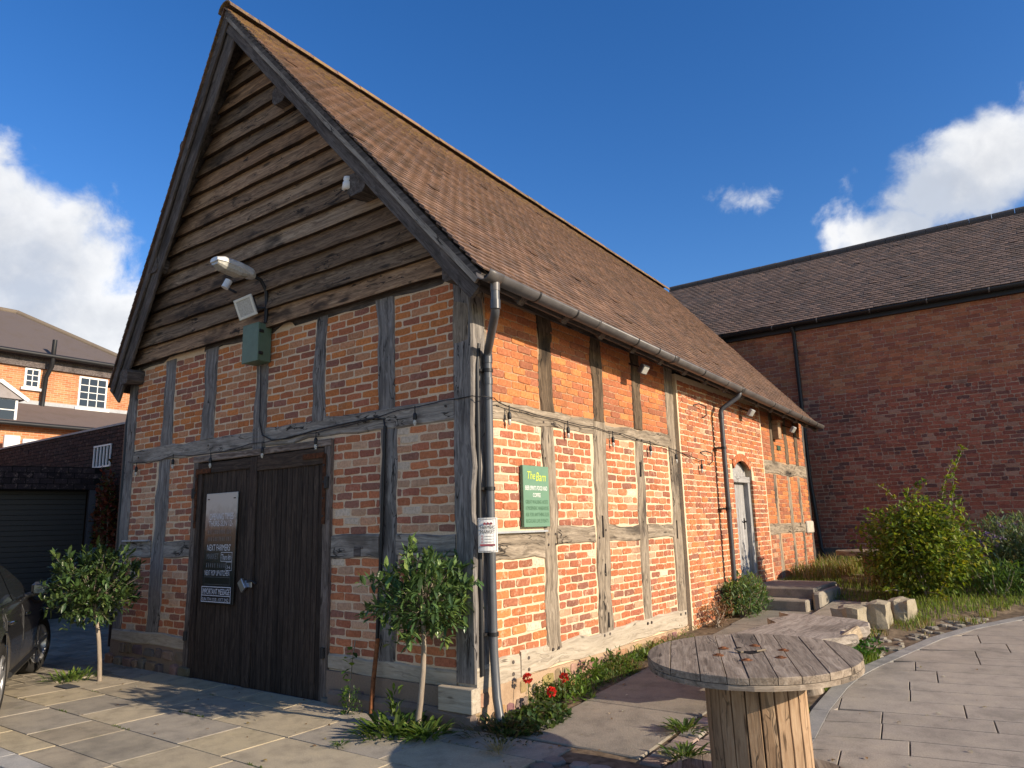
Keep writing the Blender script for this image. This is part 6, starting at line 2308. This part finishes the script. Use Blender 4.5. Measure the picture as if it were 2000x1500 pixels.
# weeds along the side wall: a run of clumps growing into each other, nobody could count them
def weeds():
    mb = MB()
    pals = [[(0.12, 0.22, 0.035), (0.16, 0.27, 0.045), (0.10, 0.17, 0.03)], [(0.085, 0.15, 0.035), (0.11, 0.18, 0.04)], [(0.20, 0.27, 0.06), (0.25, 0.27, 0.07)], [(0.26, 0.17, 0.09), (0.20, 0.15, 0.07), (0.14, 0.17, 0.05)]]
    for c in range(58):
        y = rnd.choice((rnd.uniform(.9, 3.3), rnd.uniform(.9, 3.3), rnd.uniform(.6, 4.5)))
        x = rnd.uniform(.05, .34) if 1.0 < y < 3.2 else rnd.uniform(.04, .2)
        r = rnd.uniform(.05, .17)
        hh = rnd.uniform(.04, .20) * (1.1 - x)
        pal = pals[rnd.choice((0, 0, 0, 1, 2, 3))]
        L = rnd.choice((.022, .03, .045, .06))
        wr = rnd.choice((.2, .4, .55))
        for i in range(int(30 + 5200 * r * r * .045 / L)):
            a = rnd.uniform(0, 6.28)
            q = rnd.random() ** .6
            p = V((max(.03, x + math.cos(a) * r * q), y + math.sin(a) * r * 1.3 * q, 0))
            p.z = h(p.x, p.y) + rnd.random() * hh * (1.15 - q * q)
            d = (rdir(.5) + V((math.cos(a), math.sin(a), 0)) * .5).normalized()
            l = L * rnd.uniform(.6, 1.4)
            leaf(mb, p, d, (jit(.4), jit(.4), 1), l, l * wr, tinted(rnd.choice(pal), .3))
    tag(mb.build('wall_weeds', M_LEAF2, None), 'patchy green weeds along the foot of the sunlit side wall', 'weeds', kind='stuff')


weeds()


def geranium():
    t = thing('geranium', (.42, .42, h(.4, .4)), 'red flowering geranium with three heads at the barn corner', 'plant')
    mb = MB()
    for i in range(620):
        a = rnd.uniform(0, 6.28)
        r = rnd.random() ** .5
        x, y = .36 + .24 * r * math.cos(a), .32 + .42 * r * math.sin(a)
        if x < .04: x = .04
        p = V((x, y, h(x, y) + rnd.random() * .17 * (1.1 - r)))
        l = rnd.uniform(.035, .06)
        leaf(mb, p, rdir(.2), (0, 0, 1), l, l * .9, tinted(rnd.choice([(0.045, 0.085, 0.025), (0.06, 0.11, 0.03), (0.09, 0.13, 0.03)]), .3))
    tag(mb.build('foliage', M_LEAF2, t), kind='stuff')
    for (x, y, z) in ((.16, .52, .335), (.34, .62, .22), (.33, .84, .30)):
        st = quick('flower_stem', M_LEAF2, t, tube, [(x + .05, y - .05, .05), (x + .02, y - .02, z * .6), (x, y, z)], .004, 5, (.10, .16, .04))
        f = MB()
        for k in range(60):
            d = rdir(.1)
            leaf(f, V((x, y, z)) + d * .022, d + rdir() * .5, rdir(), .028, .026, tinted((0.62, 0.035, 0.025), .25), .1)
        f.build('flower_head', M_PETAL, st)


geranium()


def rosette(name, at, n, L, wr, pal, label, cat='plant', rise=.5, spread=.06, zmax=.02, mat_=M_LEAF2, kindpart='leaves'):
    t = thing(name, at, label, cat)
    mb = MB()
    for i in range(n):
        a = rnd.uniform(0, 6.28)
        r = rnd.random() * spread
        d = V((math.cos(a), math.sin(a), rnd.uniform(.15, rise * 2)))
        l = L * rnd.uniform(.55, 1.15)
        leaf(mb, V(at) + V((math.cos(a) * r, math.sin(a) * r, rnd.random() * zmax)), d, (0, 0, 1), l, l * wr, tinted(rnd.choice(pal), .3), .3, .6)
    tag(mb.build(kindpart, mat_, t), kind='stuff')
    return t


DN = [(0.09, 0.16, 0.03), (0.13, 0.21, 0.04), (0.07, 0.12, 0.03), (0.17, 0.23, 0.05)]
rosette('dandelion_clump', (-.52, -.42, 0.0), 150, .17, .26, DN, 'leafy weed clump round the foot of the near bay tree', rise=.8, spread=.30)
rosette('dandelion_clump', (-.22, -.36, 0.0), 90, .15, .26, DN, 'second leafy weed clump between the bay trunk and the downpipe', rise=.7, spread=.2)
rosette('tall_weed', (-.66, -.30, 0.0), 40, .10, .3, DN, 'upright weed stalk beside the near bay trunk', rise=1.6, spread=.05, zmax=.30)
rosette('dark_weed', (.30, -.02, 0.0), 320, .085, .3, [(0.04, 0.07, 0.022), (0.055, 0.09, 0.025), (0.09, 0.085, 0.04)], 'low dark weed mat round the foot of the downpipe', rise=.6, spread=.34, zmax=.09)
rosette('thistle_rosette', (1.95, .98, h(1.9, 1)), 90, .13, .3, [(0.06, 0.10, 0.035), (0.09, 0.14, 0.05), (0.04, 0.065, 0.025)], 'dark thistle rosette behind the drum column', rise=.7, spread=.16, zmax=.12)
rosette('dandelion_clump', (1.56, .62, h(1.5, .6)), 70, .13, .2, DN, 'bright grass-like weed between the concrete slab and the brick pavers', rise=.6, spread=.12)
rosette('dandelion_clump', (1.78, .12, h(1.7, .1)), 80, .12, .2, DN, 'weed tuft on the pavers nearest the drum base', rise=.5, spread=.13)
rosette('dandelion_clump', (2.06, .30, h(2, .3)), 40, .11, .25, DN, 'small weed in the pavers against the drum column', rise=.5, spread=.06)
rosette('paving_weed', (-5.5, -.80, 0), 170, .13, .16, DN, 'bright weed tuft in front of the left bay tree', rise=.8, spread=.28)
rosette('paving_weed', (-.62, -.92, .0), 30, .07, .2, DN, 'tiny weed in a flagstone joint in front of the near bay', rise=.6, spread=.06)
rosette('dry_grass_tuft', (.55, -.42, h(.5, -.4)), 90, .12, .05, [(0.34, 0.28, 0.14), (0.28, 0.22, 0.10)], 'dry straw-coloured grass tuft on the flags below the downpipe', rise=.9, spread=.07, mat_=M_GRASS)


def climber():
    t = thing('climbing_shoot', (-1.42, -.16, 0), 'climbing shoot with round bright leaves beside the door frame', 'climber')
    quick('stem', M_TRUNK, t, tube, [(-1.35, -.2, 0), (-1.42, -.12, .25), (-1.45, -.07, .45), (-1.44, -.05, .62)], .006, 5)
    for i in range(24):
        q = i / 24
        p = V((-1.38 - .07 * q + jit(.035), -.2 + .14 * q - .02, .04 + q * .55))
        mb = MB()
        leaf(mb, p, rdir(.1) + V((0, -.8, 0)), (0, 0, 1), rnd.uniform(.05, .085), .055, tinted((0.16, 0.27, 0.04) if i % 3 else (0.07, 0.13, 0.035), .25))
        mb.build('leaf', M_LEAF2, t)
    mb = MB()
    for i in range(200):
        p = V((-1.28 + jit(.09), -.22 + jit(.06), rnd.random() * .24))
        leaf(mb, p, rdir(.3), (0, 0, 1), .03, .014, tinted((0.06, 0.11, 0.035), .3))
    tag(mb.build('ground_leaves', M_LEAF2, t), kind='stuff')


climber()


# grass on the lawn, in joints, by the kerb
def grass():
    mb = MB()
    def blade(x, y, z, L, col, lean=.5):
        a = rnd.uniform(0, 6.28)
        d = V((math.cos(a) * lean * rnd.random(), math.sin(a) * lean * rnd.random(), 1)).normalized()
        s = V((math.cos(a + 1.57), math.sin(a + 1.57), 0)) * (.0035 + L * .012)
        p = V((x, y, z))
        m = p + d * L * .6
        e = p + d * L + V((math.cos(a), math.sin(a), -.1)) * L * .25
        mb.add([p - s, p + s, m + s * .7, m - s * .7, e], [(0, 1, 2, 3), (3, 2, 4)], col)
    pal = [(0.14, 0.21, 0.03), (0.19, 0.26, 0.035), (0.24, 0.27, 0.06), (0.11, 0.17, 0.03)]
    dry = [(0.33, 0.26, 0.13), (0.28, 0.20, 0.10), (0.38, 0.30, 0.17)]
    for i in range(22000):
        x, y = rnd.uniform(.05, 4.9), rnd.uniform(5.2, 12.1)
        if x < 1.2 and y < 7.85: continue
        if x < 2.2 and y < 6.9: continue
        if x > kerb_x(y) - .45: continue
        tall = y > 8 and noise.noise((x * .9, y * .9, 7)) > .05
        L = rnd.uniform(.05, .13) if not tall else rnd.uniform(.1, .34)
        z = h(x, y) + .05 + .04 * noise.noise((x * .9, y * .9, 2)) + (.03 if y > 7.5 else 0)
        blade(x, y, z, L, tinted(rnd.choice(dry if (tall and rnd.random() < .6) else pal), .25))
    for i in range(5200):          # verge of the kerb
        y = rnd.uniform(.6, 3.6)
        x = kerb_x(y) - .08 - rnd.random() ** 1.5 * (.75 if y < 2.6 else .4)
        if x < 1.6 or (x < 2.2 and y < 1.1): continue
        if noise.noise((x * 2.5, y * 2.5, 1)) < -.15: continue
        blade(x, y, h(x, y) - .01, rnd.uniform(.03, .12), tinted(rnd.choice(pal), .3))
    for i in range(2500):          # sparse tufts among the loose stones
        y = rnd.uniform(4.6, 7.2)
        x = kerb_x(y) - .1 - rnd.random() * .6
        if noise.noise((x * 3, y * 3, 5)) < .12: continue
        blade(x, y, h(x, y), rnd.uniform(.03, .12), tinted(rnd.choice(pal + dry), .3))
    for i in range(2600):          # moss and grass in the flag joints
        r = rnd.choice((-.40, -.96, -1.55))
        x = rnd.uniform(-4.8, 1.0)
        if noise.noise((x * 1.7, r * 5, 2)) < .2: continue
        blade(x, r + jit(.012), -.004, rnd.uniform(.006, .028), tinted((0.10, 0.14, 0.03), .3), 1.2)
    tag(mb.build('grass', M_GRASS, None), 'green and dry grass on the lawn and along paving edges', 'grass', kind='stuff')
    lf = MB()
    for i in range(420):           # broad green leaves where the kerb bends
        y = rnd.uniform(2.4, 3.9)
        x = kerb_x(y) - .12 - rnd.random() * .3
        l = rnd.uniform(.05, .09)
        leaf(lf, (x, y, h(x, y) + rnd.random() * .13), rdir(.2), (0, 0, 1), l, l * .6, tinted((0.055, 0.14, 0.025), .3))
    tag(lf.build('kerb_plant', M_LEAF2, None), 'fresh green broad-leaved weeds at the bend of the granite edging', 'weeds', kind='stuff')


grass()


def litter():
    mb = MB()
    for i in range(170):
        if i < 90: x, y = rnd.uniform(-5.0, .9), -1.9 + rnd.random() ** .6 * 1.85
        else: x, y = rnd.uniform(.4, 5), rnd.uniform(-.3, 5)
        a = rnd.uniform(0, 6.28)
        l = rnd.uniform(.015, .045)
        leaf(mb, (x, y, h(x, y) + .006), (math.cos(a), math.sin(a), .08), (jit(.3), jit(.3), 1), l, l * .6, tinted(rnd.choice([(0.26, 0.15, 0.06), (0.18, 0.10, 0.05), (0.32, 0.24, 0.10), (0.45, 0.42, 0.36)]), .3), .3, .8)
    tag(mb.build('fallen_leaves', M_GRASS, None), 'scattered fallen leaves and bits of litter on the paving', 'leaves', kind='stuff')


litter()


# ------------------------------------------------------------------ parked car, seen along its flank
def car():
    fwd = V((-6.50 + 4.06, -.78 + 2.05, 0)).normalized()
    left = V((-fwd.y, fwd.x, 0))
    ra = V((-4.06, -2.05, 0)) + left * .93      # centre of rear axle, right tyre at the measured spot
    t = thing('parked_car', tuple(ra + fwd * 1.37), 'dark grey estate car parked with its flank towards the barn', 'car')
    P = lambda x, y, z: ra + fwd * x + left * y + Z_ * z
    WB, r = 2.75, .345
    hw = .925
    def topz(x):      # belt line height
        return 0.98 + .03 * (x < 0) - max(0, x - 2.0) * .12
    def roofz(x):
        if x < -.75: return 1.05 + (x + 1.05) * 1.3
        if x < 1.0: return 1.46 + .035 * math.cos((x - .3) * 1.2)
        if x < 2.25: return 1.47 - (x - 1.0) ** 1.35 * .345
        return 0
    def arch(x):
        z = .26
        for xc in (0, WB):
            q = (r + .075) ** 2 - (x - xc) ** 2
            if q > 0: z = max(z, r + math.sqrt(q))
        return z
    xs = sorted(set([round(-.98 + i * .12, 3) for i in range(40)] + [round(xc + s * (r + .075) * math.cos(a), 3) for xc in (0, WB) for s in (-1, 1) for a in (0, .25, .5, .75, 1.0, 1.25, 1.5)]))
    xs = [x for x in xs if x <= 3.65]
    def prof(x):
        end = max(0, x - 2.9) / .75
        rear = max(0, -.55 - x) / .43
        w = hw * (1 - .22 * end ** 2 - .12 * rear ** 2)
        zb = arch(x)
        zt = topz(x) - .16 * end
        q = [(w * .985, zb)]
        for z, k in ((.40, 1.0), (.55, 1.005), (.68, 1.0), (.76, .985), (.86, .975)):
            q.append((w * k, max(z, zb + .01 * (len(q)))))
        q.append((w * .945, max(zt, zb + .07)))
        q.append((w * .90, max(zt + .02, zb + .08)))
        return q
    body = MB()
    rows = []
    for x in xs:
        pr = prof(x)
        rows.append([P(x, y, z) for y, z in pr] + [P(x, -y, z) for y, z in reversed(pr)])
    n = len(rows[0])
    vs = [p for rr in rows for p in rr]
    fc = []
    for i in range(len(rows) - 1):
        for j in range(n - 1):
            fc.append((i * n + j, (i + 1) * n + j, (i + 1) * n + j + 1, i * n + j + 1))
    fc += [tuple(range(n)), tuple((len(rows) - 1) * n + j for j in range(n - 1, -1, -1))]
    body.add(vs, fc, smooth=True)
    body.build('body', MATS['car_paint'], t)
    # cabin
    cab = MB()
    cx = [-.95, -.75, -.4, 0, .4, .8, 1.0, 1.3, 1.6, 1.9, 2.2]
    rows = []
    for x in cx:
        rz = max(roofz(x), topz(x) + .03)
        f = (rz - topz(x)) / .5
        yb, yt = .84, .84 - .24 * f
        rows.append([P(x, yb, topz(x)), P(x, yb - (yb - yt) * .85, topz(x) + (rz - topz(x)) * .88), P(x, yt - .06, rz), P(x, -(yt - .06), rz), P(x, -(yb - (yb - yt) * .85), topz(x) + (rz - topz(x)) * .88), P(x, -yb, topz(x))])
    vs = [p for rr in rows for p in rr]
    fc = [(i * 6 + j, (i + 1) * 6 + j, (i + 1) * 6 + j + 1, i * 6 + j + 1) for i in range(len(rows) - 1) for j in range(5)]
    cab.add(vs, fc, smooth=True)
    cab.build('cabin', MATS['car_paint'], t)
    for s in (-1, 1):
        for k, (x0, x1) in enumerate(((-.62, .12), (.17, .88), (.93, 1.85))):
            w = MB()
            q = []
            for x in [x0 + (x1 - x0) * i / 5 for i in range(6)]:
                rz = max(roofz(x), topz(x) + .05)
                f = (rz - topz(x)) / .5
                yb, yt = .84, .84 - .24 * f
                y1 = yb - (yb - yt) * .85
                zz = topz(x) + (rz - topz(x)) * .88
                lo, hi = .07, .93
                q.append([P(x, s * (yb + (y1 - yb) * lo + .007), topz(x) + (zz - topz(x)) * lo), P(x, s * (yb + (y1 - yb) * hi + .007), topz(x) + (zz - topz(x)) * hi)])
            vs = [p for a in q for p in a]
            w.add(vs, [(i * 2, i * 2 + 2, i * 2 + 3, i * 2 + 1) if s < 0 else (i * 2, i * 2 + 1, i * 2 + 3, i * 2 + 2) for i in range(5)], smooth=True)
            w.build('side_window', MATS['window_glass'], t)
        tr = MB()
        tube(tr, [P(x, s * .848, topz(x) + .025) for x in (-.65, 0, .6, 1.2, 1.9)], .010, 6)
        tr.build('window_trim', M_CHROME, t)
        for x in (.145, 1.75 - .55):
            d = MB()
            tube(d, [P(x, s * .918, .42), P(x - .02, s * .93, .6), P(x + .01, s * .905, .88), P(x + .02, s * .862, .99)], .006, 5)
            d.build('door_gap', M_BLACK, t)
        for x in (.30, 1.32):
            quick('door_handle', M_CHROME, t, tube, [P(x - .10, s * .925, .84), P(x - .05, s * .95, .845), P(x + .05, s * .95, .845), P(x + .10, s * .925, .84)], .016, 8)
        quick('sill_trim', M_BLACK, t, tube, [P(.45, s * .93, .33), P(2.30, s * .93, .33)], .03, 6)
        # mirror
        m = MB()
        box(m, (-.05, -.10, -.07), (.09, .10, .075), ch=.035, tr=lambda p: P(1.70 + p.x - abs(p.y) * .1, s * (1.0 + p.y), 1.08 + p.z))
        mo = m.build('door_mirror', MATS['car_paint'], t)
        quick('mirror_arm', M_BLACK, mo, tube, [P(1.70, s * .84, 1.0), P(1.71, s * .96, 1.03)], .03, 8)
        quick('mirror_glass', MATS['window_glass'], mo, box, (0, 0, 0), (1, 1, 1), tr=lambda p: P(1.642 + p.x * .004, s * (.93 + p.y * .13), 1.03 + p.z * .09))
        for xc, steer in ((0, 0), (WB, -.32)):
            ax = left * s
            if steer:
                ax = (Matrix.Rotation(-.30, 3, 'Z') @ ax)
            c = P(xc, s * .82, r)
            ty = MB()
            lathe(ty, [(.21, -.10), (.30, -.11), (.338, -.09), (.345, -.05), (.345, .05), (.338, .09), (.30, .108), (.235, .10), (.225, .06)], c, ax, 32)
            wo = ty.build('tyre', M_TYRE, t)
            rm = MB()
            lathe(rm, [(.235, .095), (.225, .105), (.212, .09), (.205, .0), (.0, -.02)], c, ax, 32)
            rm.build('rim', M_RIM, wo)
            side = ax.cross(Z_).normalized()
            for k in range(5):
                a = 2 * math.pi * k / 5 + .3
                d = side * math.cos(a) + Z_ * math.sin(a)
                quick('spoke', M_RIM, wo, beam, c + ax * .085 + d * .03, c + ax * .09 + d * .215, .07, .03, ax, 2, 0, .008, (1, 1, 1), .045)
            quick('hub_cap', M_RIM, wo, lathe, [(.045, .085), (.04, .105), (0, .108)], c, ax, 14)
    for s in (-1, 1):
        quick('tail_light', M_MAROON, t, box, (0, 0, 0), (1, 1, 1), tr=lambda p: P(-.97 + p.x * .12, s * (.55 + p.y * .30), .80 + p.z * .14))
        quick('headlight', MATS['lamp_lens'], t, box, (0, 0, 0), (1, 1, 1), tr=lambda p: P(3.52 + p.x * .1, s * (.42 + p.y * .26), .62 + p.z * .12))


car()
